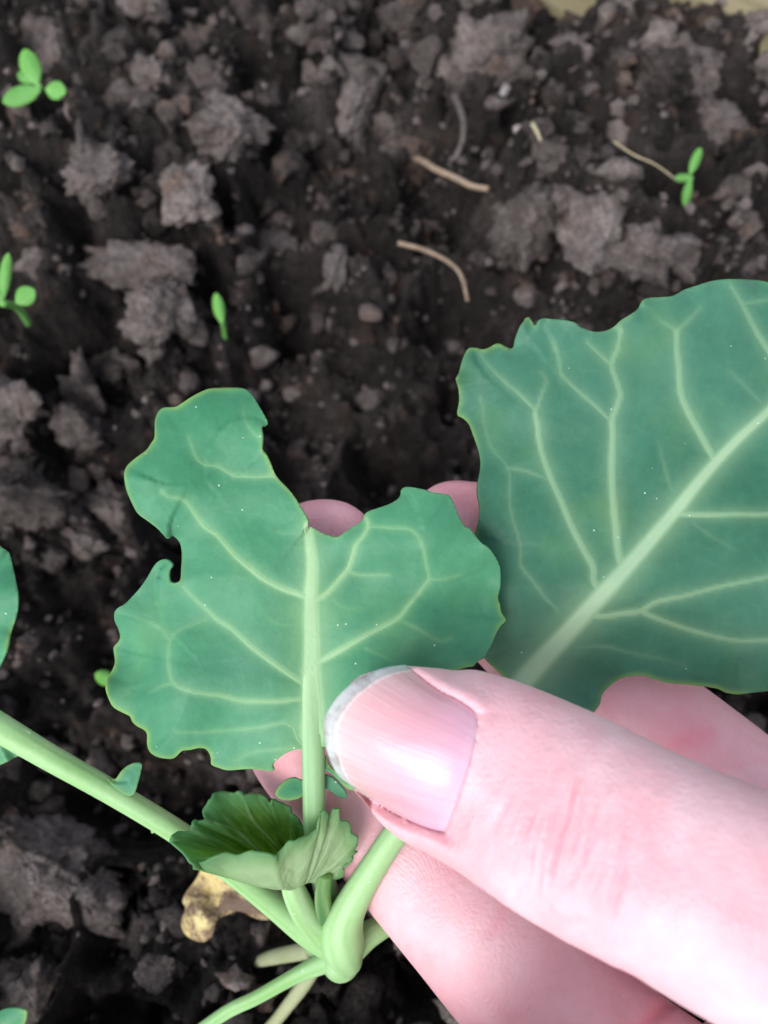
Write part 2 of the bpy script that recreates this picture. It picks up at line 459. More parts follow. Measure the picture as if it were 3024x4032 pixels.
crumbs['kind'] = 'stuff'; crumbs['label'] = 'small loose crumbs of soil lying all over the bed'; crumbs['category'] = 'soil'

# clods one can pick out: (x, y, half width, half height) in picture units of 1659, rotation, seed, facets, material, label
CLODS = [
 (1405, 210, 105, 92, 0.3, 1, 6, 0, 'large flat-topped pale grey clod beside the small forked sprout'),
 (325, 580, 130, 55, 0.10, 2, 6, 0, 'wide pale clod with a squared end, above the rounded pale clod'),
 (375, 735, 82, 92, 0.2, 3, 4, 0, 'rounded pale clod directly below the wide squared clod'),
 (590, 580, 80, 62, 0.6, 4, 6, 0, 'triangular brown clod between the wide pale clod and the dark hollow'),
 (95, 110, 92, 105, 0.0, 5, 5, 0, 'big brown clod right behind the round-leaved weed seedling'),
 (95, 1880, 165, 115, 0.35, 6, 7, 0, 'largest angular grey-brown clod, lying below the left leaf stalk'),
 (85, 2165, 105, 85, 0.1, 7, 3, 0, 'crumbly light brown clod next to the dark leaf on the soil'),
 (485, 275, 78, 75, 0.4, 8, 3, 0, 'lumpy light clod heap above the deep dark gap'),
 (460, 190, 62, 66, 0.9, 9, 3, 0, 'lumpy light clod leaning on the light heap'),
 (775, 235, 80, 118, 0.1, 10, 4, 0, 'tall pale brown clod beside the upright root strand'),
 (215, 385, 70, 65, 0.7, 11, 3, 0, 'hooked light clod standing below the strand of soil'),
 (245, 160, 62, 40, 0.2, 12, 3, 0, 'low light clod to one side of the big brown clod'),
 (150, 490, 88, 32, 3.0, 13, 3, 0, 'long ragged light clod above the narrow-leaved weed'),
 (60, 268, 72, 42, 0.1, 14, 3, 1, 'reddish-brown clod at the foot of the round-leaved weed seedling'),
 (1125, 478, 42, 36, 0.2, 15, 3, 0, 'small rounded pale clod in the fine soil'),
 (800, 808, 27, 27, 0.2, 16, 2, 0, 'lone small pale lump in the dark hollow'),
 (1032, 98, 44, 30, 0.7, 17, 3, 0, 'oval pale grey lump near the wooden board side of the bed'),
 (68, 716, 24, 22, 0.0, 18, 2, 1, 'tiny reddish lump at the foot of the narrow-leaved weed'),
 (735, 640, 24, 62, 0.15, 19, 4, 0, 'thin upright flake of dry soil'),
 (620, 345, 48, 40, 0.2, 20, 3, 1, 'brown lump on the rim of the dark gap'),
 (870, 350, 58, 62, 0.4, 21, 3, 1, 'brown lump under the end of the thick root'),
 (1020, 185, 82, 62, 0.9, 22, 3, 0, 'light crumbly clod next to the oval pale lump'),
 (1180, 330, 66, 52, 0.3, 23, 3, 0, 'mid-brown clod under the fine pale thread'),
 (1560, 300, 70, 55, 0.3, 24, 3, 0, 'loose brown clod beyond the forked sprout'),
 (690, 60, 75, 52, 0.5, 25, 4, 0, 'pale brown clod among the crumbs farthest from the plant'),
 (330, 45, 55, 48, 0.5, 26, 4, 0, 'pale rounded clod beside the big brown clod'),
 (1110, 30, 60, 52, 0.1, 27, 4, 1, 'ruddy clod close to the wooden board'),
 (250, 800, 55, 40, 0.3, 28, 3, 0, 'rough brown clod touching the rounded pale clod'),
 (1290, 620, 52, 36, 0.3, 29, 3, 0, 'rough brown clod beside the big blue-green leaf'),
 (985, 700, 24, 34, -0.3, 30, 3, 0, 'small upright pale chip in the dark soil'),
 (1440, 700, 70, 46, 0.2, 31, 3, 0, 'pale clod half hidden under the big blue-green leaf'),
 (40, 1000, 60, 40, 0.3, 32, 3, 0, 'dark rough clod beside the lobed leaf'),
 (185, 1180, 46, 38, 0.6, 33, 3, 0, 'dark rough clod near the bite hole of the lobed leaf'),
 (890, 1890, 40, 30, 0.2, 34, 3, 0, 'small brown clod under the fingers'),
 (340, 2105, 46, 34, 0.2, 35, 3, 0, 'small brown clod below the yellow withered leaf'),
 (560, 2150, 30, 26, 0.2, 36, 3, 1, 'tiny ruddy clod beside the thin lower stalk'),
]
for (x, y, hw, hh, rot, seed, fac, ml, lab) in CLODS:
    u, v = q0(x, y); g = ground_pt(u, v)
    dep = (g-CAMP) @ FWD; mm = dep/FPX*(3024/1659)
    sub = 5 if hw*hh > 3500 else 4
    s, f = rock_shape(sub, seed*7, fac+2, 0.40, 0.11, 0.22)
    s = s*np.array([hw*mm, hh*mm, min(hw, hh)*mm*0.72])
    ca, sa = math.cos(-rot), math.sin(-rot)
    s = np.stack([s[:, 0]*ca-s[:, 1]*sa, s[:, 0]*sa+s[:, 1]*ca, s[:, 2]], -1)
    o = fast_mesh('soil_clod', s, f, M_CLODR if ml else M_CLOD)
    o.location = (g[0], g[1], g[2] + min(hw, hh)*mm*0.28)
    tag(o, lab, 'soil clod', 'clods of soil on the bed')

# ------------------------------------------------------------------ board, roots, straws
def gpath(pts, lift):
    out = []
    for x, y in pts:
        p = ground_pt(*q0(x, y)); a = np.linspace(0, 6.28, 8)
        top = height(p[0]+0.004*np.cos(a), p[1]+0.004*np.sin(a)).max(); hx, hy = ground_xy(*q0(x, y), max(top, p[2])+lift)
        out.append(np.array([hx, hy, max(top, p[2])+lift]))
    return np.array(out)
def world_tube(path, radii, n=5, seg=10):
    s = catmull(np.hstack([path, np.asarray(radii)[:, None]]), n)
    u, v, d = proj(s[:, :3])
    return sweep(np.stack([u, v, d, s[:, 3]*1000, s[:, 3]*1000], -1), 1, seg)
def tube_thing(name, pts, r0_, r1_, lift, mat, label, cat, group=None):
    pth = gpath(pts, lift); rr = np.linspace(r0_, r1_, len(pth))
    # a stiff strand: smooth the ground's bumps out of it
    z = pth[:, 2].copy(); k = np.linspace(0, 1, len(z)); lin = z[0] + (z[-1]-z[0])*k
    z = lin + 0.6*max((z-lin).max(), 0)*np.sin(math.pi*k)
    pth = np.array([[*ground_xy(*q0(x, y), zz), zz] for (x, y), zz in zip(pts, z)])
    V, F = world_tube(pth, rr)
    o = mesh_obj(name, V, F, mat); return tag(o, label, cat, group)
tube_thing('root', [(872, 348), (905, 345), (940, 365), (985, 385), (1020, 402), (1055, 408)], 0.0009, 0.0007, 0.004, M_ROOT, 'thick light brown root lying across the soil', 'root', 'bits of root in the soil')
tube_thing('root', [(985, 215), (1000, 255), (1000, 300), (982, 345)], 0.0009, 0.0006, 0.004, M_CLOD, 'upright soil-coated root strand beside the tall pale clod', 'root', 'bits of root in the soil')
tube_thing('root', [(165, 165), (178, 220), (172, 270), (175, 325)], 0.0010, 0.0008, 0.005, M_CLOD, 'soil-coated strand hanging from the big brown clod', 'root', 'bits of root in the soil')
tube_thing('root', [(1325, 305), (1370, 335), (1415, 355), (1460, 388)], 0.00022, 0.00018, 0.004, M_STRAW, 'fine pale thread running to the forked sprout', 'thread', 'bits of root in the soil')
tube_thing('root', [(860, 525), (930, 545), (990, 585), (1010, 650)], 0.0006, 0.0004, 0.004, M_ROOT, 'thin curved root bordering the dark hollow', 'root', 'bits of root in the soil')
tube_thing('straw', [(1150, 268), (1160, 285), (1168, 305)], 0.0006, 0.0003, 0.004, M_STRAW, 'short yellowish straw splinter on the fine soil', 'straw')
for (x, y, r, lab) in ((1085, 225, 14, 'small white chip near the crumbly light clod'), (1128, 250, 12, 'small pale chip near the straw splinter'), (655, 125, 12, 'small tan grain among the pale clods')):
    g = ground_pt(*q0(x, y)); mm = ((g-CAMP) @ FWD)/FPX*(3024/1659)
    s, f = rock_shape(3, int(x), 5, 0.3, 0.03); o = fast_mesh('pebble', s*np.array([1.5, 0.8, 0.8])*r*mm, f, M_PEBBLE)
    o.location = g + np.array([0, 0, 0.004]); o.rotation_euler = (0.2, 0.1, x); tag(o, lab, 'pebble', 'pale chips in the soil')

def plank():
    zt = 0.030; zg = 0.006
    a = np.array([*ground_xy(*q0(1490, -14), zg+0.007), zt]); b = np.array([*ground_xy(*q0(1659, 56), zg+0.007), zt])
    ax = (b-a)/np.linalg.norm(b-a); ang = math.atan2(ax[1], ax[0])
    L, W, H = 1.6, 0.032, 0.075
    bm = bmesh.new(); bmesh.ops.create_cube(bm, size=1)
    bmesh.ops.scale(bm, vec=(L, W, H), verts=bm.verts)
    bmesh.ops.bevel(bm, geom=bm.edges[:], offset=0.0025, segments=3, affect='EDGES', profile=0.6)
    me = bpy.data.meshes.new('wooden_board'); bm.to_mesh(me); bm.free()
    o = finish('wooden_board', me, M_WOOD, None, False, None)
    nrm = np.array([-math.sin(ang), math.cos(ang), 0])
    mid = (a+b)/2 + nrm*W/2
    o.location = (mid[0], mid[1], zt-H/2); o.rotation_euler = (0, 0, ang)
    tag(o, 'weathered pale wooden board edging the soil bed', 'board')
plank()

# ------------------------------------------------------------------ leaves
def seg_dist(p, poly, closed=False):
    """distance, index of nearest point as a fraction along the polyline"""
    A = poly if closed else poly[:-1]; B = np.roll(poly, -1, 0) if closed else poly[1:]
    best = np.full(len(p), 1e9); arg = np.zeros(len(p))
    for k, (a, b) in enumerate(zip(A, B)):
        ab = b-a; t = np.clip(((p-a) @ ab)/max(ab @ ab, 1e-9), 0, 1)
        d = np.hypot(*(p - a - t[:, None]*ab).T)
        m = d < best; best[m] = d[m]; arg[m] = k + t[m]
    return best, arg/len(A)
def inside(p, poly):
    x, y = p.T; c = np.zeros(len(p), bool); q = np.roll(poly, -1, 0)
    for (x1, y1), (x2, y2) in zip(poly, q):
        if y1 == y2: continue
        c ^= ((y1 > y) != (y2 > y)) & (x < (x2-x1)*(y-y1)/(y2-y1) + x1)
    return c

def vein_value(p, veins, halo=1.0):
    r = np.zeros(len(p))
    for vn in veins:
        d, t = seg_dist(p, vn['line'])
        w = (vn['w0'] + (vn['w1']-vn['w0'])*t)/2; st = vn['s0'] + (vn['s1']-vn['s0'])*t
        core = np.exp(-(np.maximum(d - w*0.45, 0)/(w*0.72+4.0))**2)
        gl = 0.50*np.exp(-(d/(w*2.0+10*halo))**1.5)
        r = np.maximum(r, st*np.maximum(core, gl))
    return np.clip(r, 0, 1)

def V_(pts, w0, w1, s0=0.75, s1=0.3): return dict(line=catmull(pts, 5), w0=w0, w1=w1, s0=s0, s1=s1)

def make_leaf(outline, veins, depthfn, mat, parent, h=9.0, name='leaf', thick=0.35, wave=0.8, seed=1, label=None, halo=1.0, midrib_h=0.13):
    poly = catmull(outline, 4, True)
    lo, hi = poly.min(0)-2*h, poly.max(0)+2*h
    xs = np.arange(lo[0], hi[0], h); ys = np.arange(lo[1], hi[1], h)
    X, Y = np.meshgrid(xs, ys); G = np.stack([X, Y], -1).reshape(-1, 2)
    d, arc = seg_dist(G, poly, True); ins = inside(G, poly); sd = np.where(ins, d, -d)
    ny, nx = X.shape; S = sd.reshape(ny, nx); pts = []; ids = {}; faces = []
    def gid(j, i):
        k = (j, i)
        if k not in ids: ids[k] = len(pts); pts.append((X[j, i], Y[j, i]))
        return ids[k]
    def eid(j, i, j2, i2):
        k = (j, i, j2, i2) if (j, i) < (j2, i2) else (j2, i2, j, i)
        if k not in ids:
            j, i, j2, i2 = k; a, b = S[j, i], S[j2, i2]; t = min(max(a/(a-b), 0.02), 0.98)
            ids[k] = len(pts); pts.append((X[j, i]+(X[j2, i2]-X[j, i])*t, Y[j, i]+(Y[j2, i2]-Y[j, i])*t))
        return ids[k]
    for j in range(ny-1):
        for i in range(nx-1):
            cs = ((j, i), (j, i+1), (j+1, i+1), (j+1, i)); sg = [S[c] > 0 for c in cs]
            if not any(sg): continue
            if all(sg): faces.append([gid(*c) for c in cs]); continue
            f = []
            for k in range(4):
                a, b = cs[k], cs[(k+1) % 4]
                if sg[k]: f.append(gid(*a))
                if sg[k] != sg[(k+1) % 4]: f.append(eid(*a, *b))
            if len(f) > 2: faces.append(f)
    q = np.array(pts); dr, arc = seg_dist(q, poly, True)
    peri = np.sum(np.hypot(*(np.roll(poly, -1, 0)-poly).T))
    vv = vein_value(q, veins, halo)
    per_mm = 0.0315
    def lift(qq, dr_, arc_):
        n = vnoise(np.stack([arc_*peri/170, np.full(len(arc_), seed*3.7), np.zeros(len(arc_))], -1), seed)
        n2 = vnoise(np.stack([arc_*peri/75, np.full(len(arc_), seed*1.7), np.zeros(len(arc_))], -1), seed+9)
        ed = np.exp(-dr_*per_mm/3.0); ed2 = np.exp(-dr_*per_mm/1.2)
        return wave*(1.6*n*ed + 0.7*n2*ed2)
    dep = depthfn(q[:, 0], q[:, 1]) + lift(q, dr, arc)
    puff = np.zeros(len(q))
    for vn in veins:
        dd, _ = seg_dist(q, vn['line']); puff = np.maximum(puff, min(vn['s0'], 0.7)*(0.4 if vn['w1'] > 40 else 1)*np.exp(-(dd*per_mm/1.1)**2))
    dep = dep + 0.20*puff
    Vt = P(q[:, 0], q[:, 1], dep)
    rim = np.exp(-(dr/12.0)**1.6)*np.clip(0.5+1.0*vnoise(np.stack([arc*peri/200, arc*0, arc*0], -1), seed+3), 0.15, 1)
    o = mesh_obj(name, Vt, faces, mat, parent, True, {'vein': vv, 'rim': rim})
    # outward normals to the camera, then give it thickness away from it
    md = o.modifiers.new('thickness', 'SOLIDIFY'); md.thickness = thick/1000; md.offset = 1.0
    if label: o['label'] = label
    # every vein is a low ridge of its own
    for k, vn in enumerate(veins):
        L = vn['line']; T = np.gradient(L, axis=0); T /= np.linalg.norm(T, axis=1)[:, None]; N = np.stack([-T[:, 1], T[:, 0]], -1)
        t = np.linspace(0, 1, len(L)); w = vn['w0'] + (vn['w1']-vn['w0'])*t; m = 9; ss = np.linspace(-1, 1, m)
        Qp = L[:, None, :] + N[:, None, :]*(w[:, None]*0.5*ss[None, :])[..., None]; Qf = Qp.reshape(-1, 2)
        ok = inside(L, poly)
        d2, a2 = seg_dist(Qf, poly, True); pf = np.zeros(len(Qf))
        for v2 in veins:
            dd, _ = seg_dist(Qf, v2['line']); pf = np.maximum(pf, min(v2['s0'], 0.7)*(0.4 if v2['w1'] > 40 else 1)*np.exp(-(dd*per_mm/1.1)**2))
        hgt = (midrib_h if k == 0 else 0.07*vn['s0'])*(w/max(vn['w0'], vn['w1'], 1))[:, None]*(np.cos(ss*math.pi/2)**1.0)[None, :]
        dp = depthfn(Qf[:, 0], Qf[:, 1]) + lift(Qf, d2, a2) + 0.20*pf - hgt.ravel() + 0.01
        dp = dp.reshape(len(L), m); dp[:, 0] += 0.02; dp[:, -1] += 0.02
        W = P(Qf[:, 0], Qf[:, 1], dp.ravel())
        ix = np.arange(len(L)*m).reshape(len(L), m)
        F = [(ix[a, b], ix[a, b+1], ix[a+1, b+1], ix[a+1, b]) for a in range(len(L)-1) for b in range(m-1) if ok[a] and ok[a+1]]
        if not F: continue
        vo = mesh_obj('midrib' if k == 0 else 'vein', W, F, mat, o, True, {'vein': vein_value(Qf, veins, halo), 'rim': np.zeros(len(Qf))})
    return o

def stalk(stations, name, parent, mat=None, seg=24, n=8, veinv=0.35):
    V, F = sweep(stations, n, seg)
    v0, v1 = veinv if isinstance(veinv, tuple) else (veinv, veinv)
    m = (len(V)-2)//seg; k = np.arange(m*seg); th = (k % seg)/seg*2*math.pi; al = (k//seg)/max(m-1, 1); sd = len(bpy.data.objects)
    st = vnoise(np.stack([np.cos(th)*2.4+sd, np.sin(th)*2.4, al*1.6], -1), 3); st2 = vnoise(np.stack([np.cos(th)*6+sd, np.sin(th)*6, al*3], -1), 4)
    vein = np.clip(v0+(v1-v0)*al + (0.45*st + 0.25*st2)*np.clip(al*4, 0.1, 1), 0, 1); rim = np.clip(-0.75*st - 0.5*st2 + 0.15, 0, 0.9)*np.clip(al*4, 0, 1)
    return mesh_obj(name, V, F, mat or M_STALK, parent, True, {'vein': np.append(vein, [v0, v1]), 'rim': np.append(rim, [0, 0])})

NODE = P(1340, 3690, 104)
root_pt = ground_pt(1260, 3560)
plant = thing('cabbage_seedling', 'young cabbage plant with chewed blue-green leaves growing from the soil', 'plant', root_pt)

# --- chewed leaf under the thumb
out_c = (r3([(1385,985),(1375,930),(1340,870),(1300,800),(1250,735),(1205,690),(1165,640),(1135,570),(1108,515),(1080,478),(1083,400),(1076,342),(1095,325),(1116,328),(1118,303),(1100,265),(1070,210),(1040,160),(1005,110),(965,83),(900,76),(820,77),(730,85),(640,125),(570,170),(520,200),(470,205),(430,210),(400,240),(382,290),(380,350),(378,405),(355,440),(325,485),(270,525),(215,570),(185,615),(182,680),(200,760),(235,840),(270,900),(330,945),(390,990),(430,1030),(455,1057),(482,1060),(492,1043),(525,1065),(548,1100),(556,1150),(556,1210),(552,1270),(550,1320),(535,1350),(505,1358),(480,1345),(472,1310),(475,1270),(493,1240),(480,1215),(450,1200),(415,1205),(380,1235),(350,1285),(320,1335),(280,1390),(230,1445),(185,1490),(140,1515),(118,1545)])
  + r6([(98,60),(120,110),(128,155),(110,185),(92,207),(97,250),(100,290),(85,330),(62,370),(52,420),(62,475),(90,530),(140,560),(185,583),(190,605),(220,635),(258,655),(275,680),(275,735),(290,775),(325,800),(375,812),(415,812),(440,795),(465,770),(510,765),(550,755),(590,757),(612,780),(622,810),(625,845),(660,860),(710,875),(770,872),(830,868),(890,872),(940,880),(964,876),(957,845),(980,820),(1020,790),(1060,770),(1110,760)])
  + [(1225,2962),(1270,2940),(1330,2950),(1420,2940),(1500,2890),(1580,2800),(1660,2710),(1760,2655)]
  + r4([(1225,1372),(1270,1366),(1285,1345),(1310,1322),(1345,1303),(1355,1275),(1385,1225),(1410,1165),(1440,1110),(1480,1067),(1470,1045),(1450,1015),(1440,960),(1428,915),(1440,850),(1446,780),(1440,715),(1410,650),(1370,600),(1320,560),(1270,500),(1245,467),(1215,455),(1185,410),(1160,355),(1140,300),(1115,255),(1080,240),(1010,230),(940,210),(890,200),(840,193),(805,202),(792,220),(792,245),(770,275),(720,305),(650,330),(590,350),(555,375),(550,400),(520,430),(470,460),(420,495),(375,522),(320,510),(270,490),(222,462)]))
veins_c = [
 V_([(1213,2068),(1218,2130),(1228,2222),(1223,2342),(1224,2460),(1226,2584),(1226,2690),(1230,2780),(1231,2840),(1232,2890)], 30, 96, 0.85, 0.95),
 V_(r3([(1385,1445),(1330,1430),(1200,1385),(1080,1320),(980,1240),(900,1170),(830,1090),(780,1035),(700,980),(640,900),(590,830),(540,800),(470,790),(420,750)]), 22, 9, 0.72, 0.3),
 V_(r3([(1160,650),(1080,658),(1000,658),(900,650),(840,620),(790,590),(700,575),(650,530),(620,450),(600,400)]), 11, 7, 0.45, 0.22),
 V_(r3([(1060,410),(1000,340),(965,270),(960,190)]), 8, 6, 0.25, 0.1),
 V_(r6([(1140,410),(1105,390),(1000,320),(850,210),(740,110),(650,50),(600,0),(520,-70),(470,-130)]), 21, 8, 0.68, 0.25),
 V_(r6([(1150,478),(1110,485),(1000,500),(880,500),(780,495),(680,470),(560,455),(480,435),(420,400),(395,330),(392,250),(400,170),(440,120),(520,85),(620,45)]), 19, 6, 0.62, 0.12),
 V_(r6([(420,400),(360,415),(290,450)]), 9, 6, 0.3, 0.1), V_(r6([(400,165),(350,110),(300,70)]), 9, 6, 0.28, 0.1),
 V_(r6([(1140,740),(1100,710),(1070,640),(1010,618),(900,640),(760,655),(650,662),(530,670),(430,665)]), 15, 6, 0.5, 0.15),
 V_(r6([(1150,745),(1060,752),(1000,760),(900,770),(830,785),(750,825)]), 11, 6, 0.4, 0.12),
 V_(r4([(215,965),(250,930),(320,880),(400,790),(450,730),(480,640),(500,575),(550,510),(580,450),(568,400)]), 21, 10, 0.72, 0.5),
 V_(r4([(580,450),(700,460),(840,470),(900,510),(940,600),(960,700),(980,790)]), 9, 9, 0.3, 0.35),
 V_(r4([(460,755),(550,770),(710,770)]), 9, 7, 0.42, 0.25),
 V_(r4([(220,1355),(265,1335),(400,1260),(520,1190),(640,1125),(770,1055),(850,960),(910,890),(980,795)]), 22, 11, 0.78, 0.42),
 V_(r4([(980,800),(1080,795),(1200,765)]), 9, 6, 0.35, 0.12), V_(r4([(775,1060),(900,1120),(1000,1180),(1050,1200),(1120,1190)]), 9, 7, 0.25, 0.2),
 V_(r4([(345,930),(420,980),(520,1000)]), 7, 5, 0.2, 0.08), V_(r4([(560,1250),(650,1290),(760,1340)]), 8, 5, 0.2, 0.1),
 V_(r3([(1340,1020),(1230,1030),(1120,1000)]), 7, 5, 0.22, 0.08), V_(r3([(1330,1620),(1240,1630),(1160,1610),(1100,1560)]), 7, 5, 0.22, 0.08),
]
def gss(u, v, cu, cv, r, a): return a*np.exp(-((u-cu)**2+(v-cv)**2)/r**2)
def depth_c(u, v):
    d = 94.6 + 0*u
    d = d + 0.0022*np.maximum(1225-u, 0)*0.6 - 0.0014*np.maximum(u-1225, 0)      # halves rise and fall from the midrib
    d = d + 2.4*np.clip((2150-v)/600, 0, 1.2)
    d = d + gss(u, v, 600, 1860, 170, -3.0) + gss(u, v, 640, 2330, 150, 1.6) + gss(u, v, 500, 2620, 150, 2.2) + gss(u, v, 760, 2740, 210, -2.0) + gss(u, v, 870, 1640, 120, -1.2) + gss(u, v, 980, 2250, 140, -1.0)
    d = d + gss(u, v, 880, 2900, 150, 1.2) + gss(u, v, 1680, 2080, 180, -1.8) + gss(u, v, 1880, 2380, 140, 1.7) + gss(u, v, 1450, 2330, 140, 1.2) + gss(u, v, 1650, 2450, 110, -0.8)
    d = d + gss(u, v, 1560, 2760, 330, -2.3)*np.clip((u-1270)/180, 0, 1) + gss(u, v, 1800, 2640, 90, -1.2)
    d = d + 0.5*vnoise(np.stack([u/210, v/210, u*0], -1), 5)
    return d
leaf_c = make_leaf(out_c, veins_c, depth_c, M_LEAF, plant, 9.0, seed=2, label='chewed lobed leaf with bite notches under the thumb')
dc = lambda u, v: float(depth_c(np.array([float(u)]), np.array([float(v)]))[0])
stalk([(1226,2480,dc(1226,2480)+0.5,0.8,0.3),(1228,2680,dc(1228,2680)+0.32,1.2,0.42),(1231,2840,dc(1231,2840)+0.42,1.36,0.75),(1234,2970,dc(1234,2970)+0.55,1.42,1.1),(1236,3120,96.4,1.42,1.3),(1240,3260,98.4,1.45,1.4),(1262,3420,101,1.5,1.5),(1300,3560,103.5,1.7,1.7),(1335,3690,105,1.6,1.6)], 'stalk', leaf_c, mat=M_LEAF, veinv=(1.0, 0.72))

def flat_leaf(outline, depthfn, mat, parent, name='leaflet', h=7, seed=1, wave=0.2, thick=0.3, veins=()):
    return make_leaf(outline, list(veins), depthfn, mat, parent, h, name, thick, wave, seed)
cst = lambda c, a=0, b=0, u0=0, v0=0: (lambda u, v: c + a*(u-u0) + b*(v-v0))
flat_leaf(r6([(1140,935),(1110,928),(1080,915),(1030,930),(990,970),(975,1005),(995,1030),(1040,1040),(1080,1035),(1125,1015),(1150,980)]), cst(97.0, 0.006, 0, 1190, 0), M_LEAF, leaf_c, seed=4)
flat_leaf(r6([(1215,905),(1245,900),(1290,920),(1340,970),(1364,1012),(1350,1028),(1310,1015),(1260,980),(1225,965)]), cst(97.0, -0.004, 0, 1260, 0), M_LEAF, leaf_c, seed=5)
flat_leaf(r6([(1215,800),(1245,795),(1265,850),(1310,890),(1350,940),(1420,972),(1412,985),(1370,978),(1330,945),(1280,895),(1230,860)]), cst(96.0, -0.008, 0, 1260, 0), M_LEAF, leaf_c, seed=6)

# --- big blue-green leaf
out_r = r5([(1598,62),(1540,52),(1460,48),(1390,48),(1320,58),(1250,80),(1190,100),(1140,128),(1080,135),(1010,140),(985,160),(965,195),(930,220),(890,245),(850,280),(810,298),(770,303),(730,295),(685,278),(660,258),(600,245),(540,240),(505,238),(485,255),(471,280),(455,250),(434,228),(420,245),(395,285),(375,330),(362,382),(335,378),(290,358),(250,378),(220,388),(190,382),(155,380),(135,400),(115,450),(102,500),(90,540),(100,580),(103,640),(93,702),(120,720),(150,750),(180,820),(200,880),(208,930),(205,990),(193,1070),(200,1130),(198,1200),(185,1260),(172,1300),(180,1400),(195,1550),(205,1700),(210,1800),(225,1880),(262,1922),(310,1968),(345,2020),(350,2090),(430,2150),(560,2200),(700,2185),(778,2118),(795,2060),(830,2020),(880,1985),(940,1968),(1000,1968),(1060,1990),(1130,2005),(1250,2015),(1350,2030),(1390,2048),(1450,2058),(1520,2050),(1598,2042),(1700,2020),(1790,1960),(1850,1850),(1900,1700),(1940,1500),(1960,1300),(1990,1100),(2020,900),(2040,700),(2030,520),(1980,380),(1900,250),(1800,150),(1700,90)])
veins_r = [
 V_(r5([(1960,340),(1800,490),(1598,690),(1460,815),(1340,940),(1250,1045),(1150,1170),(1065,1270),(980,1370),(890,1470),(800,1570),(700,1680),(600,1790),(510,1885),(430,1975),(340,2075)]), 22, 84, 0.7, 1.0),
 V_(r5([(790,1560),(755,1510),(750,1440),(700,1350),(640,1230),(590,1110),(545,1010),(500,880),(480,760),(470,680)]), 27, 15, 0.55, 0.45),
 V_(r5([(470,680),(400,610),(320,540),(250,470),(200,410)]), 13, 7, 0.35, 0.1), V_(r5([(478,680),(500,610),(525,540),(495,495)]), 11, 7, 0.3, 0.12),
 V_(r5([(890,1440),(875,1390),(860,1250),(845,1100),(840,950),(845,800),(842,730),(870,650),(880,600),(860,530),(840,460),(870,380),(885,290)]), 28, 13, 0.6, 0.35),
 V_(r5([(840,735),(760,660),(680,590),(600,510),(585,430),(560,360)]), 13, 9, 0.32, 0.25), V_(r5([(840,460),(780,410),(720,350)]), 12, 8, 0.35, 0.2),
 V_(r5([(1360,930),(1330,905),(1270,800),(1210,690),(1175,600),(1165,480),(1155,380),(1155,300)]), 26, 18, 0.55, 0.4),
 V_(r5([(1155,300),(1110,270),(1070,245)]), 13, 8, 0.3, 0.12), V_(r5([(1155,300),(1210,250),(1270,185)]), 13, 9, 0.3, 0.15),
 V_(r5([(1660,480),(1598,390),(1540,300),(1490,200),(1450,130),(1420,80)]), 22, 12, 0.45, 0.2), V_(r5([(1490,165),(1580,150),(1650,130)]), 9, 7, 0.25, 0.12),
 V_(r5([(600,1680),(570,1640),(520,1590),(460,1510),(400,1430),(400,1340),(360,1200),(345,1100),(340,965),(270,880),(230,780),(220,690),(205,620)]), 9, 7, 0.25, 0.15),
 V_(r5([(340,965),(420,975),(540,1020)]), 10, 8, 0.28, 0.22),
 V_(r5([(1140,1190),(1190,1185),(1300,1190),(1450,1185),(1598,1185),(1800,1150)]), 22, 12, 0.6, 0.4),
 V_(r5([(760,1680),(810,1680),(900,1665),(980,1655),(1060,1610),(1200,1580),(1350,1540),(1598,1490),(1800,1450)]), 22, 13, 0.62, 0.35),
 V_(r5([(980,1655),(1060,1690),(1200,1740),(1350,1780),(1470,1800),(1598,1795),(1750,1800)]), 17, 12, 0.5, 0.3),
 V_(r5([(660,1830),(700,1830),(800,1825),(950,1860),(1100,1890),(1200,1920)]), 11, 6, 0.28, 0.08),
 V_(r5([(1130,1070),(1090,930),(1070,830)]), 10, 6, 0.2, 0.06), V_(r5([(1560,640),(1410,490)]), 10, 7, 0.18, 0.1), V_(r5([(1200,1190),(1290,1270),(1440,1360)]), 9, 6, 0.2, 0.06),
]
def depth_r(u, v):
    k = (u-2000)*0.62 - (v-2750)*-0.78          # distance from the midrib line, roughly
    d = 98.2 + 0.0045*np.clip(2300-v, 0, 1500) - 0.0032*np.clip(u-2200, 0, 1500)*np.clip((v-1500)/1000, 0, 1)
    d = d + 0.0016*np.abs((u-2000)*0.70 + (v-2750)*0.71)
    d = d + gss(u, v, 2080, 1340, 160, -0.8) + gss(u, v, 1850, 1700, 220, 1.5) + gss(u, v, 2600, 1400, 260, -1.0) + gss(u, v, 2550, 2250, 260, -0.7)
    d = d + gss(u, v, 2700, 2680, 260, 1.2) + 0.6*vnoise(np.stack([u/260, v/260, u*0+3], -1), 8)
    d = d + 1.2*np.clip((2000-u)/250, 0, 1)*np.clip((v-2000)/400, 0, 1)
    return d
leaf_r = make_leaf(out_r, veins_r, depth_r, M_LEAFD, plant, 10.5, seed=3, halo=1.5, label='large blue-green leaf with a broad pale midrib')
stalk([(2030,2720,99.3,1.5,1.0),(1960,2800,99.4,1.6,1.2),(1800,2980,98.6,1.6,1.4),(1590,3240,97.2,1.62,1.6),(1480,3400,97.6,1.7,1.7),(1385,3560,99.6,2.1,2.1),(1350,3650,101,2.7,2.6),(1352,3730,102,2.75,2.6),(1372,3790,103.6,1.9,2.0)], 'stalk', leaf_r, veinv=0.5)

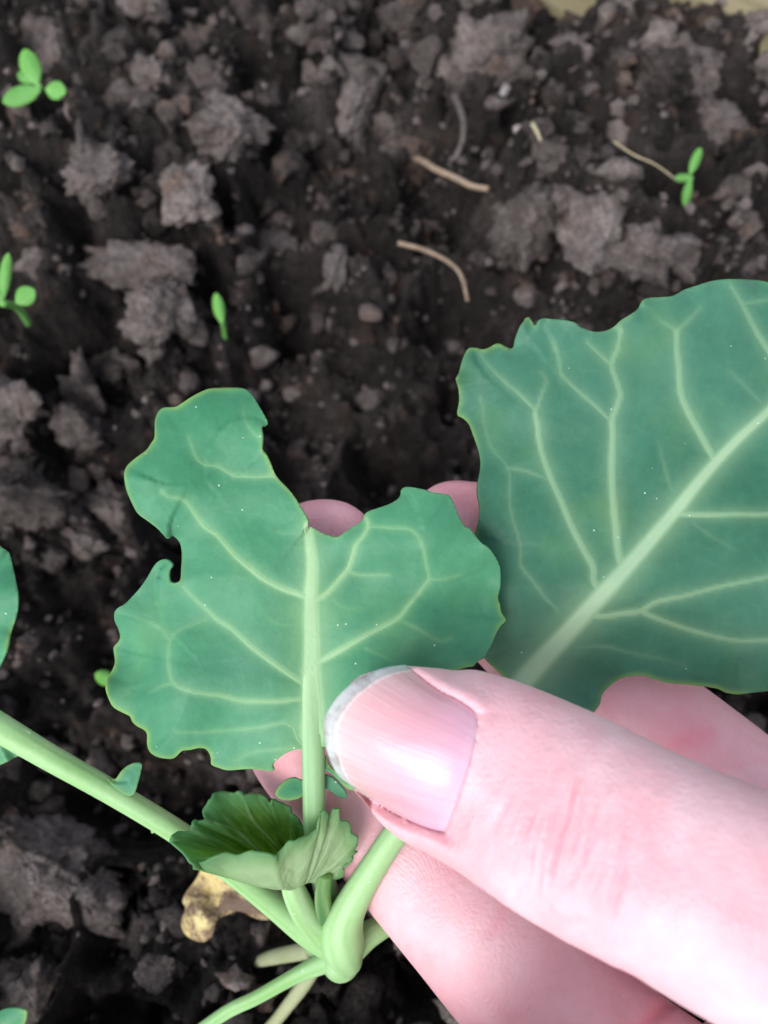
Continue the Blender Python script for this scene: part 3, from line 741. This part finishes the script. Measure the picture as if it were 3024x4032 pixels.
# --- left leaf, mostly beyond the frame
out_l = [(110,2975),(67,2979),(29,3000),(0,3013),(-80,3060),(-300,3120),(-600,3080),(-900,2850),(-1000,2500),(-900,2200),(-600,2000),(-300,1980),(-100,2050),(0,2151),(36,2178),(64,2297),(69,2406),(36,2516),(9,2607),(-40,2680),(-90,2740),(-60,2800),(0,2835),(80,2890),(130,2940)]
veins_l = [V_([(-900,2480),(-500,2640),(-200,2760),(0,2860),(100,2920)], 30, 84, 0.7, 0.9), V_([(-300,2720),(-260,2500),(-180,2300),(-60,2150)], 18, 8, 0.5, 0.2), V_([(-250,2740),(-300,2900),(-420,3050)], 18, 8, 0.5, 0.2)]
leaf_l = make_leaf(out_l, veins_l, lambda u, v: 98.5 + 0.0018*np.abs(v-2860) + 0.4*vnoise(np.stack([u/200, v/200, u*0], -1), 6), M_LEAF, plant, 12, seed=5, label='leaf on the long stalk, almost out of view')
stalk([(-160,2770,98.6,1.5,0.8),(-60,2830,98.0,1.75,1.2),(40,2890,97.9,1.7,1.4),(200,2985,98.7,1.58,1.45),(440,3120,100.2,1.5,1.45),(680,3265,101.5,1.5,1.45),(900,3420,102.8,1.55,1.5),(1080,3560,103.8,1.75,1.6),(1220,3670,104.6,2.0,1.8),(1330,3745,105.2,1.8,1.7)], 'stalk', leaf_l, veinv=0.35)
flat_leaf(r7([(440,375),(470,382),(490,355),(512,333),(545,316),(577,318),(576,350),(562,400),(548,440),(520,450),(460,410)]), cst(99.6, 0.003, 0, 480, 0), M_LEAF, leaf_l, seed=7)
flat_leaf(r7([(590,560),(612,575),(618,603),(632,598),(645,588),(670,600),(640,570)]), cst(101.0), M_STALK, leaf_l, seed=8, h=5)

# --- cupped young leaf
def young_leaf():
    # margin from the back right, round the left tip, along the front to the ragged right lobe: x, y (crop 6), depth mm
    R = [(1150,1215,97.6),(1118,1165,98.2),(1092,1130,98.4),(1060,1122,98.2),(1052,1085,98.6),(1010,1045,98.8),(965,1035,98.6),(932,1042,98.4),(910,1015,99.0),(850,1003,98.8),(795,1002,98.8),(775,982,99.0),(745,1000,98.6),(690,998,98.6),(640,1010,98.2),(605,1045,97.6),(588,1100,96.8),(578,1138,96.2),(530,1145,96.4),(508,1170,95.6),(518,1196,95.0),(460,1205,94.6),(415,1215,94.2),(402,1250,93.4),(430,1290,92.8),(470,1330,92.2),(497,1368,91.9),(515,1402,91.6),(538,1385,91.4),(580,1376,91.0),(625,1345,90.8),(700,1322,90.4),(770,1330,90.2),(850,1318,90.0),(920,1325,90.0),(970,1342,89.8),(1000,1312,90.0),(1030,1275,90.3),(1080,1250,90.8),(1140,1230,91.0),(1190,1190,91.2),(1218,1150,91.5),(1222,1098,91.8),(1243,1094,91.8),(1265,1135,92.2),(1278,1085,93.0),(1325,1075,93.4),(1330,1130,93.2),(1372,1158,93.4),(1385,1200,93.6),(1422,1232,94.2),(1408,1280,94.2),(1418,1312,94.8),(1388,1340,95.0),(1396,1372,95.4),(1350,1402,95.8),(1340,1440,96.6),(1290,1475,98.0)]
    pr = np.array([(*r6([(x, y)])[0], d) for x, y, d in R])
    pr = catmull(pr, 12); n = len(pr)
    B = np.array([*r6([(1130, 1485)])[0], 99.5]); tt = np.linspace(0, 1, 48)
    ph = np.linspace(0, 1, n)
    front = np.clip((ph-0.42)/0.14, 0, 1); front = front*front*(3-2*front)
    rows = []
    for t in tt:
        s = math.sin(math.pi*t**0.8)
        q = B + (pr-B)*t
        q[:, 2] += 1.8*front*t + s*(2.6*(1-front) - 1.9*front*np.clip((0.97-ph)/0.15, 0, 1))
        q[:, 1] += s*front*np.clip((0.95-ph)/0.2, 0, 1)*62
        q[:, 0] += s*front*np.clip((0.80-ph)/0.2, 0, 1)*-40
        q[:, 2] += 0.35*t*np.sin(ph*61)*s
        # margin rolls outwards
        q[:, 2] += 0.5*max(0, t-0.85)/0.15*np.sin(ph*90+1)
        rows.append(q)
    Qr = np.array(rows)
    T, PH = np.meshgrid(tt, ph, indexing='ij')
    bl = vnoise(np.stack([PH*34, T*7, T*0], -1), 22) + 0.5*vnoise(np.stack([PH*80, T*16, T*0], -1), 23)
    Qr[..., 2] += (0.40-0.22*front)*bl*np.sin(math.pi*np.clip(T, 0, 1))**0.7; Qr[..., 1] += 6*bl*np.clip(T-0.2, 0, 1)*(1-front)*np.clip(1.3-T, 0, 1)
    tooth = vnoise(np.stack([PH*75, T*0, T*0], -1), 24)*np.clip((T-0.9)/0.1, 0, 1)
    Qr[..., 0] += 10*tooth; Qr[..., 1] += 8*vnoise(np.stack([PH*75, T*0+5, T*0], -1), 25)*np.clip((T-0.9)/0.1, 0, 1)
    Vt = P(Qr[..., 0], Qr[..., 1], Qr[..., 2]).reshape(-1, 3)
    ix = np.arange(len(tt)*n).reshape(len(tt), n)
    F = [(ix[a, b], ix[a+1, b], ix[a+1, b+1], ix[a, b+1]) for a in range(len(tt)-1) for b in range(n-1)]
    # veins fan out of the base and fork
    vein = np.zeros_like(T)
    for c, f in ((0.08, 0.45), (0.14, 0.5), (0.205, 0.8), (0.285, 0.6), (0.36, 0.5), (0.44, 0.5), (0.53, 0.4), (0.60, 0.45), (0.67, 0.4), (0.73, 0.5), (0.79, 0.45), (0.86, 0.5), (0.93, 0.4)):
        dd = np.abs(PH - c - 0.010*np.sin(T*9+c*40))
        vein = np.maximum(vein, f*1.5*np.exp(-(dd/(0.0030+0.0026*(1-T)))**2)*np.clip(1.15-T, 0, 1))
        for sgn in (-1, 1):
            dd = np.abs(PH - c - sgn*0.05*np.clip(T-0.45, 0, 1)); vein = np.maximum(vein, 1.0*f*np.exp(-(dd/0.0026)**2)*(T > 0.45)*np.clip(1.05-T, 0, 1))
    rim = np.clip((T-0.72)/0.28, 0, 1)**1.2
    under = np.broadcast_to(front, T.shape)*np.clip(1-rim*0.8, 0, 1)*0.8
    o = mesh_obj('leaf', Vt, F, M_YOUNG, plant, True, {'vein': np.clip(np.maximum(vein*(1.35-0.35*front), under), 0, 1).ravel(), 'rim': rim.ravel(), 'base_glow': ((1-np.broadcast_to(front, T.shape))*np.clip(1.25-T*1.5, 0, 1)).ravel()})
    o['label'] = 'small cupped young leaf with ruffled margin'
    md = o.modifiers.new('thickness', 'SOLIDIFY'); md.thickness = 0.0003; md.offset = 0
    stalk([(*r7([(1185,790)])[0], 98.2, 1.3, 1.0), (*r7([(1205,850)])[0], 98.8, 1.55, 1.4), (*r7([(1245,930)])[0], 100.5, 1.75, 1.7), (*r7([(1300,1000)])[0], 103, 1.9, 1.9), (*r7([(1350,1060)])[0], 105, 1.7, 1.7)], 'stalk', o, veinv=0.55)
    stalk([(*r7([(1330,770)])[0], 97.8, 0.9, 0.8), (*r7([(1318,850)])[0], 99.0, 1.05, 1.0), (*r7([(1325,930)])[0], 101, 1.2, 1.2), (*r7([(1345,1010)])[0], 104, 1.2, 1.2)], 'stalk', plant, M_YOUNG, veinv=0.35)
young_leaf()

# --- main stem and the lower stalks
def mixed(stations, name, mat, veinv=0.3): return stalk(stations, name, plant, mat, veinv=veinv)
gx_, gy_, gd_ = proj(root_pt[None]); 
mixed([(1345,3640,103,1.9,1.9),(1352,3720,105,2.6,2.6),(1345,3790,108,2.5,2.5),(1310,3770,114,2.2,2.2),(1270,3730,122,2.2,2.2),(1235,3690,130,2.2,2.2),(float(gx_[0]),float(gy_[0]),float(gd_[0])+4,2.4,2.4)], 'stem', M_STALK, 0.55)
mixed([(*r7([(1400,1085)])[0],106.5,1.9,1.8),(*r7([(1330,1125)])[0],107.5,1.5,1.4),(*r7([(1200,1188)])[0],109,1.05,1.0),(*r7([(1050,1272)])[0],111,0.95,0.95),(*r7([(930,1330)])[0],113,0.95,0.9),(*r7([(800,1420)])[0],116,0.95,0.9),(*r7([(650,1520)])[0],121,1.0,0.9)], 'stalk', M_STALK, 0.15)
out_b = [(640,4150),(560,4120),(430,4080),(250,4110),(120,4220),(60,4400),(130,4560),(300,4640),(480,4560),(600,4400),(660,4250)]
leaf_b = make_leaf(out_b, [V_([(640,4160),(480,4270),(320,4370),(180,4450)], 34, 12, 0.8, 0.4)], lambda u, v: 121.0 + 0.006*(640-u) + 0.6*vnoise(np.stack([u/150, v/150, u*0], -1), 7), M_LEAF, plant, 14, seed=11)
mixed([(*r7([(1420,1090)])[0],106,2.0,1.8),(*r7([(1500,1020)])[0],106,1.75,1.5),(*r7([(1600,960)])[0],108,1.5,1.4),(*r7([(1750,860)])[0],113,1.4,1.3),(*r7([(1900,800)])[0],119,1.3,1.2)], 'stalk', M_STALK, 0.25)
mixed([(*r7([(1290,1130)])[0],119,1.3,1.2),(*r7([(1240,1220)])[0],121,1.15,1.1),(*r7([(1180,1300)])[0],124,1.05,1.0),(*r7([(1120,1375)])[0],128,1.0,1.0),(*r7([(1050,1450)])[0],133,1.0,1.0)], 'stalk', M_OLDST, 0.1)
mixed([(*r7([(1270,1080)])[0],124,1.3,1.2),(*r7([(1180,1095)])[0],127,1.25,1.1),(*r7([(1100,1112)])[0],132,1.15,1.05),(*r7([(1060,1125)])[0],137,0.9,0.8),(*r7([(1035,1135)])[0],143,0.5,0.5)], 'stalk', M_OLDST, 0.0)

# --- withered leaf lying on the soil
def withered():
    out = r7([(845,715),(800,790),(762,838),(745,880),(757,910),(738,960),(752,1010),(790,1038),(830,1047),(868,1020),(886,960),(930,935),(980,922),(1050,952),(1110,956),(1160,945),(1050,875),(900,780)])
    t = NT('withered_leaf')
    n = t.noise(150, 4, 0.6); n2 = t.noise(120, 6, 0.75)
    c = t.ramp(n, [(0.3, (0.44, 0.33, 0.13)), (0.6, (0.62, 0.50, 0.22)), (0.8, (0.66, 0.58, 0.36))])
    c = t.mix(t.ramp(n2, [(0.45, (0, 0, 0)), (0.56, (1, 1, 1))]), c, (0.13, 0.08, 0.05))
    t.set(Base_Color=c, Roughness=0.7, Normal=t.bump(n, 0.6, 0.001))
    c0 = ground_pt(*r7([(850, 960)])[0]); d0 = float(proj(c0[None])[2][0]) - 7
    o = flat_leaf(out, lambda u, v: d0 - 0.006*(u-800) + gss(u, v, 800, 3620, 90, -3) + gss(u, v, 760, 3480, 70, 2.5) + 1.2*vnoise(np.stack([u/70, v/70, u*0], -1), 4), t.m, None, 'withered_leaf', 6, 9, 0.55, 0.3)
    tag(o, 'yellow withered leaf with brown patches lying under the stalks', 'leaf')
withered()

# ------------------------------------------------------------------ weeds
def weed(label, foot, leaves, stems, mat=M_WEED, extra=6.0):
    """leaves: list of (base xy, tip xy, half width, lift mm) in 1659 units"""
    g = ground_pt(*q0(*foot)); gd = float(proj(g[None])[2][0]) - extra
    o = thing('weed_seedling', label, 'weed', g, 'weed seedlings in the soil')
    for k, (b, tip, hw, lf) in enumerate(leaves):
        b = np.array(q0(*b)); tp = np.array(q0(*tip)); ax = tp-b; nr = np.array([-ax[1], ax[0]])/max(np.hypot(*ax), 1)*hw*3024/1659
        prof = [(0, 0.06), (0.12, 0.45), (0.3, 0.86), (0.5, 1.0), (0.72, 0.9), (0.88, 0.58), (0.97, 0.2)]
        L = [b+ax*t+nr*w for t, w in prof]; Rr = [b+ax*t-nr*w for t, w in prof][::-1]
        mid = [b+ax*t for t in (0.02, 0.3, 0.6, 0.9)]
        dd = gd - lf
        fn = (lambda b=b, ax=ax, dd=dd, nr=nr: (lambda u, v: dd - 1.2*((u-b[0])*ax[0]+(v-b[1])*ax[1])/(ax@ax) + 0.9*(((u-b[0])*nr[0]+(v-b[1])*nr[1])/(nr@nr))**2))()
        make_leaf([tuple(p) for p in L+[tp]+Rr], [V_([tuple(m) for m in mid], 7, 3, 0.4, 0.1)], fn, mat, o, 6.5, 'leaf', 0.25, 0.15, k+1, midrib_h=0.1)
    for pts, w, lf0, lf1 in stems:
        st = []
        for k, p in enumerate(pts):
            f = k/(len(pts)-1); u, v = q0(*p); st.append((u, v, gd-(lf0-extra+(lf1-lf0+extra)*f), w, w))
        V, F = sweep(st, 5, 10); mesh_obj('stem', V, F, mat, o, True, {'vein': np.full(len(V), .3), 'rim': np.zeros(len(V))})
    return o
weed('bright green weed seedling with one round leaf, by the reddish clod', (92, 215), [((80,185),(52,105),22,8),((88,192),(5,220),22,8),((78,175),(38,158),16,7),((98,192),(142,198),21,9)], [([(92,215),(90,198),(84,186)],0.7,-2,8.5)], extra=11)
weed('bright green weed seedling with long narrow leaf, half out of view', (62, 700), [((2,655),(18,545),14,8),((5,650),(-40,600),14,8),((34,655),(74,625),22,8)], [([(62,700),(45,672),(28,660),(5,655)],0.8,-2,8.5)], extra=12)
weed('tiny upright green shoot beside the rounded pale clod', (482, 705), [((480,700),(466,632),13,6)], [([(488,745),(482,700),(477,680)],0.6,-3,6)])
weed('small forked dull green sprout at the end of the pale thread', (1480, 450), [((1490,378),(1514,318),11,6),((1498,382),(1455,386),10,6),((1492,385),(1478,446),11,6)], [([(1480,470),(1486,420),(1492,385)],0.6,-3,6)])
weed('small green weed leaf peeking out behind the lobed leaf', (240, 1475), [((250,1475),(205,1455),17,8)], [([(252,1500),(252,1475)],0.5,-4,8)])
weed('dark green leaf in the corner below the crumbly clod', (-20, 2240), [((-50,2250),(58,2185),32,12)], [([(-50,2280),(-48,2250)],0.6,-4,9)], M_LEAF)

# ------------------------------------------------------------------ hand
def hand():
    parts = []
    s8 = lambda x, y: r8([(x, y)])[0]
    # thumb: u, v, depth, half width, half thickness
    thumb = [(*s8(92,338),84.6,0.5,0.5),(*s8(98,338),84.6,2.2,2.0),(*s8(112,340),84.5,3.7,3.1),(*s8(150,342),84.3,5.3,4.3),(*s8(200,347),84.0,6.5,5.3),(*s8(310,372),83.4,8.0,6.4),(*s8(450,432),82.2,9.35,7.1),(*s8(585,474),81,9.85,7.6),(*s8(760,560),78.5,10.1,7.9),(*s8(930,655),76,10.3,8.3),(*s8(1120,755),73.5,10.1,8.6),(*s8(1320,850),71.5,9.9,9.0),(*s8(1480,930),70,10.1,9.6),(3150,3660,70,10.8,10.4),(3485,3845,72,12.0,12.0),(3800,4250,78,13.5,14),(4100,4750,84,14,15),(4350,5250,90,13,13)]
    index = [(1806,1892,110.5,0.8,0.8),(1806,1905,110.5,3.2,3.2),(1808,1945,110.4,5.6,5.2),(1814,2010,110.3,7.2,6.4),(1830,2110,110.2,7.8,7.0),(1900,2260,110.2,8.2,7.5),(2040,2430,110.2,8.6,7.9),(2230,2610,110,8.9,8.2),(2450,2790,109,9.2,8.6),(2680,2970,107,9.5,9.0),(2950,3220,103,9.9,9.6),(3250,3640,99,10.8,10.6),(3600,4100,97,11,10)]
    middle = [(1256,1966,109,0.8,0.8),(1257,1980,109,3.2,3.2),(1260,2020,109,5.6,5.2),(1263,2085,109,7.2,6.4),(1255,2200,109.4,7.9,7.0),(1215,2380,110.4,8.2,7.5),(1180,2580,111.5,8.6,8.0),(1172,2780,112,8.9,8.4),(1245,2945,111.5,9.1,8.7),(1430,3140,109.5,9.0,8.6),(1640,3385,106,9.1,8.7),(1850,3620,102.5,9.3,8.9),(2045,3835,100,9.6,9.2),(2350,4130,98,10,9.8),(2800,4480,97,10.8,10.5),(3250,4800,98,11,10)]
    ring = [(2760,4890,76,2,2),(2740,4880,75,5.5,5),(2600,4830,71,7.4,6.8),(2300,4760,68,8.2,7.6),(1980,4800,71,8.6,8.2),(1800,4900,80,8.9,8.5),(1950,5020,90,9.0,8.6),(2250,5100,96,9.6,9),(2650,5200,99,10.4,10),(3100,5350,100,10.5,9.5)]
    pinky = [(2680,5520,80,2,2),(2640,5500,79,4.8,4.4),(2500,5430,75,6.4,6),(2250,5400,72,7.2,6.8),(1950,5480,76,7.5,7.2),(1800,5600,85,7.7,7.4),(1950,5700,94,7.9,7.6),(2350,5800,100,8.6,8.2),(2800,5850,101,9.2,8.8),(3200,5850,101,9.5,9)]
    palm = [(2500,4700,98.5,6,4),(2600,4780,98.5,24,8),(2850,4950,99,33,10),(3200,5150,99,38,12),(3700,5450,98,40,13.5),(4200,5750,98,36,14.5),(4650,6050,99,30,15),(5000,6300,101,27,16),(5600,6750,104,27,18),(6600,7500,110,31,22),(8200,8700,122,36,28),(8400,8850,123,30,22)]
    web = [(3300,3750,84,7,9),(3500,3950,86,10,12),(3700,4300,90,14,13),(3800,4700,93,15,13)]
    Vs, Fs, off = [], [], 0
    for st, pw in ((thumb, 2.15), (index, 2.1), (middle, 2.1), (ring, 2.1), (pinky, 2.1), (palm, 2.3), (web, 2.0)):
        V, F = sweep(st, 6, 40, pw); Vs.append(V); Fs += [tuple(i+off for i in f) for f in F]; off += len(V)
    tmp = mesh_obj('tmp', np.vstack(Vs), Fs)
    md = tmp.modifiers.new('r', 'REMESH'); md.mode = 'VOXEL'; md.voxel_size = 0.00055
    sm = tmp.modifiers.new('s', 'SMOOTH'); sm.factor = 0.5; sm.iterations = 9
    dg = bpy.context.evaluated_depsgraph_get(); dg.update()
    me = bpy.data.meshes.new_from_object(tmp.evaluated_get(dg))
    bpy.data.objects.remove(tmp)
    # finer skin where the thumb faces out of the hand
    bm = bmesh.new(); bm.from_mesh(me)
    cs = np.array([f.calc_center_median()[:] for f in bm.faces]); fn = np.array([f.normal[:] for f in bm.faces])
    fu, fv, fd = proj(cs); pick = (((CAMP-cs)*fn).sum(1) > 0) & (fd < 91) & (fu > 1100) & (fu < 2750) & (fv > 2500) & (fv < 3900)
    bm.faces.ensure_lookup_table(); fs = [bm.faces[i] for i in np.where(pick)[0]]
    bmesh.ops.subdivide_edges(bm, edges=list({e for f in fs for e in f.edges}), cuts=2, use_grid_fill=True)
    bm.to_mesh(me); bm.free()
    n = len(me.vertices); co = np.empty(n*3, np.float32); me.vertices.foreach_get('co', co); co = co.reshape(-1, 3).astype(float)
    ev = np.empty(len(me.edges)*2, np.int32); me.edges.foreach_get('vertices', ev); ev = ev.reshape(-1, 2)
    deg = np.bincount(ev.ravel(), minlength=n)[:, None]
    def relax(c, w, it):
        for _ in range(it):
            acc = np.zeros_like(c)
            for a_ in range(3): acc[:, a_] = np.bincount(ev[:, 0], c[ev[:, 1], a_], n) + np.bincount(ev[:, 1], c[ev[:, 0], a_], n)
            c = c + (acc/deg - c)*w[:, None]*0.6
        return c
    uu, vv, dd = proj(co)
    reg = ((dd < 91) & (uu > 1100) & (uu < 2750) & (vv > 2500) & (vv < 3900)).astype(float)
    co = relax(co, reg, 10)
    me.vertices.foreach_set('co', co.astype(np.float32).ravel()); me.update()
    no = np.empty(n*3, np.float32); me.vertices.foreach_get('normal', no); no = no.reshape(-1, 3)
    # ---- nail plate: grid of picture positions and depths
    base = catmull(r8([(606,285),(603,350),(583,450),(548,560),(512,660),(484,722)]), 8)
    free = catmull(r8([(345,108),(270,118),(195,148),(115,205),(62,275),(46,330),(58,420),(95,505),(150,552),(208,590)]), 6)
    up = catmull(r8([(606,285),(545,240),(470,203),(405,158),(345,108)]), 8)
    lo = catmull(r8([(484,722),(400,695),(300,648),(208,590)]), 10)
    def rs(c, m):
        L = np.concatenate([[0], np.cumsum(np.hypot(*np.diff(c, axis=0).T))]); t = np.linspace(0, L[-1], m)
        return np.stack([np.interp(t, L, c[:, 0]), np.interp(t, L, c[:, 1])], -1)
    NS, NTt = 49, 49
    b_, f_, u_, l_ = rs(base, NS), rs(free, NS), rs(up, NTt), rs(lo, NTt)
    s = np.linspace(0, 1, NS)[:, None, None]; t = np.linspace(0, 1, NTt)[None, :, None]
    G = (1-t)*b_[:, None] + t*f_[:, None] + (1-s)*u_[None] + s*l_[None] - ((1-s)*(1-t)*b_[0] + s*(1-t)*b_[-1] + (1-s)*t*f_[0] + s*t*f_[-1])
    sg = (s[..., 0]*2-1); tg = t[..., 0]
    dn = 73.6 + 2.2*tg + 2.6*tg**2 + (2.3 + 1.2*tg)*np.abs(sg-0.04)**2.2 + 0*G[..., 0]
    # ---- fit the skin to the nail
    uu, vv, dd = proj(co)
    facing = ((CAMP-co)*no).sum(1) > 0
    nailpoly = np.vstack([b_, l_[1:], f_[::-1][1:], u_[::-1][1:]])
    near = np.where(facing & (dd < 90) & (uu > 1200) & (uu < 2000) & (vv > 2560) & (vv < 3420))[0]
    q = np.stack([uu[near], vv[near]], -1); ed, _ = seg_dist(q, nailpoly, True); ins = inside(q, nailpoly)
    Gf = G.reshape(-1, 2); dnf = dn.reshape(-1); tgf = np.broadcast_to(tg, dn.shape).reshape(-1)
    for k, i in enumerate(near):
        j = int(np.argmin((Gf[:, 0]-q[k, 0])**2 + (Gf[:, 1]-q[k, 1])**2)); mmd = ed[k]*0.026
        if ins[k]: nd = dnf[j] + 0.45
        else:
            w = math.exp(-(mmd/1.5)**2)
            wt = 1 if tgf[j] < 0.93 else 0.0
            nd = dd[i]*(1-w*wt) + (dnf[j]-0.02)*w*wt - 0.20*wt*math.exp(-((mmd-0.8)/0.7)**2)
            if wt == 0: nd = max(dd[i], dnf[j]+0.9)
        co[i] = P(uu[i], vv[i], nd)
    wsm = np.zeros(n); wsm[near] = np.where(ins, 0, np.exp(-((ed*0.026-1.2)/1.3)**2)); wsm[near[(~ins) & (ed*0.026 < 0.12)]] = 0.15
    co = relax(co, wsm, 14)
    # ---- knuckle creases
    flush = np.zeros(n)
    th = facing & (dd < 92)
    C8 = [([(985,500),(960,560),(940,640),(905,740),(880,830),(865,890)], 0.22, 9, 0.5), ([(1050,560),(1030,660),(1005,760),(985,860)], 0.12, 9, 0.22), ([(900,590),(875,680),(850,770),(830,860),(825,960)], 0.10, 9, 0.2), ([(1010,520),(990,610),(965,720),(930,830)], 0.09, 8, 0.15), ([(930,620),(900,700),(870,780),(850,850)], 0.08, 8, 0.15), ([(1090,600),(1075,720),(1050,830)], 0.08, 8, 0.1), ([(850,620),(815,720),(800,800),(805,900)], 0.07, 9, 0.1),
          ([(1160,600),(1150,720),(1125,860),(1100,960),(1075,1060)], 0.16, 18, 0.25), ([(800,640),(780,730),(790,820)], 0.08, 15, 0.15), ([(740,560),(690,640),(660,740),(690,820)], 0.05, 14, 0.08),
          ([(840,1000),(920,1030),(1010,1040)], 0.12, 16, 0.2), ([(1240,640),(1240,760),(1200,900)], 0.06, 22, 0.1)]
    for line, dep, w, fl in C8:
        L = catmull(r8(line), 4); idx = np.where(th & (uu > L[:, 0].min()-80) & (uu < L[:, 0].max()+80) & (vv > L[:, 1].min()-80) & (vv < L[:, 1].max()+80))[0]
        d, tt = seg_dist(np.stack([uu[idx], vv[idx]], -1), L); fade = np.clip(np.minimum(tt, 1-tt)*5, 0, 1)
        a = np.exp(-(d/w)**2)*fade; a2 = np.exp(-((d-w*2.3)/(w*1.3))**2)*fade
        co[idx] -= no[idx]*(dep*a - 0.35*dep*a2)[:, None]/1000; flush[idx] = np.maximum(flush[idx], fl*np.exp(-(d/(w*1.7))**2)*fade)
    # soft cross wrinkles over the joint and fine grain
    kn = np.exp(-(((uu-2230)/330)**2 + ((vv-3270)/330)**2))*th
    wr = vnoise(np.stack([(uu*0.93+vv*0.36)/34, (vv*0.93-uu*0.36)/170, uu*0], -1), 12) + 0.6*vnoise(np.stack([(uu*0.93+vv*0.36)/17, (vv*0.93-uu*0.36)/80, uu*0], -1), 13)
    co += no*(0.085*wr*kn + 0.012*vnoise(np.stack([uu/15, vv/15, uu*0], -1), 14)*reg + 0.05*vnoise(np.stack([uu/75, vv/75, uu*0], -1), 15)*reg*(~np.isin(np.arange(n), near[ins])))[:, None]/1000
    flush += 0.22*np.clip(-wr, 0, 1)*kn
    pm = facing & (dd >= 84)
    for line, dep, w, fl in [([(1290,1870),(1265,1960),(1215,2030)], 0.25, 14, 0.5), ([(1330,1920),(1300,1990)], 0.15, 14, 0.3), ([(1120,1880),(1090,1960),(1050,2040)], 0.12, 16, 0.3), ([(1520,2060),(1470,2140),(1400,2212),(1330,2290)], 0.7, 24, 0.6), ([(1420,1640),(1480,1600),(1560,1580)], 0.2, 20, 0.3)]:
        L = catmull(r0(line), 5); idx = np.where(pm)[0]
        d, tt = seg_dist(np.stack([uu[idx], vv[idx]], -1), L); fade = np.clip(np.minimum(tt, 1-tt)*5, 0, 1)
        a = np.exp(-(d/w)**2)*fade; co[idx] -= no[idx]*(dep*a)[:, None]/1000; flush[idx] = np.maximum(flush[idx], fl*np.exp(-(d/(w*2))**2)*fade)
    # redder knuckle, finger pads and tips
    def spot(x, y, r, a, m):
        u0, v0 = q0(x, y); return a*np.exp(-((uu-u0)**2+(vv-v0)**2)/(r*1.823)**2)*m
    flush += spot(1230, 1820, 110, 0.20, th) + spot(1100, 1510, 90, 0.22, th) + spot(1370, 2080, 140, 0.14, th)
    deep = dd > 97
    flush += spot(700, 1130, 170, 0.40, deep) + spot(980, 1100, 190, 0.40, deep) + spot(620, 1720, 220, 0.30, deep) + spot(1000, 2000, 140, 0.22, deep) + spot(1480, 1600, 230, 0.38, deep)
    flush += np.where(dd > 94, 0.30*np.clip(fbm(co*130, 3, 66), 0, 1), 0)
    flush = np.clip(flush, 0, 1)
    me.vertices.foreach_set('co', co.astype(np.float32).ravel())
    # fingerprint-like ridges: along-finger coordinate on the lower finger, across the knuckle on the thumb
    rid = np.where(deep, (uu*0.764 - vv*0.644 + 60*vnoise(co*160, 3))/11.0, (uu*0.9+vv*0.45)/22.0)
    rw = np.where(deep, 0.8, 0.35)
    o = finish('hand', me, M_SKIN, None, True, {'flush': flush, 'ridge': rid, 'ridge_w': rw})
    tag(o, 'pale bare hand, thumb on top holding the chewed leaf over its fingers', 'hand')
    # ---- nail plate mesh with thickness
    thk = 0.42
    top = P(G[..., 0], G[..., 1], dn + 0.25*(np.abs(sg)**8) + 0.35*(1-tg)**10).reshape(-1, 3)
    bot = P(G[..., 0], G[..., 1], dn + thk + 0.3).reshape(-1, 3)
    ix = np.arange(NS*NTt).reshape(NS, NTt); K = NS*NTt; F = []
    for a in range(NS-1):
        for b in range(NTt-1):
            F.append((ix[a, b], ix[a+1, b], ix[a+1, b+1], ix[a, b+1])); F.append((K+ix[a, b+1], K+ix[a+1, b+1], K+ix[a+1, b], K+ix[a, b]))
    ring_ = list(ix[:, 0]) + list(ix[-1, 1:]) + list(ix[::-1, -1][1:]) + list(ix[0, ::-1][1:-1])
    for k in range(len(ring_)):
        a, b = ring_[k], ring_[(k+1) % len(ring_)]; F.append((b, a, K+a, K+b))
    al = np.broadcast_to(tg, dn.shape).ravel(); acr = np.broadcast_to(sg, dn.shape).ravel()
    # the pink bed ends in a curve of its own short of the free edge
    al2 = np.clip(al + 0.0*acr, 0, 1)
    nl = mesh_obj('thumbnail', np.vstack([top, bot]), F, M_NAIL, o, True, {'along': np.tile(al2, 2), 'across': np.tile(acr, 2)})
    nl['label'] = 'glossy pink thumbnail with greyish free edge'
hand()
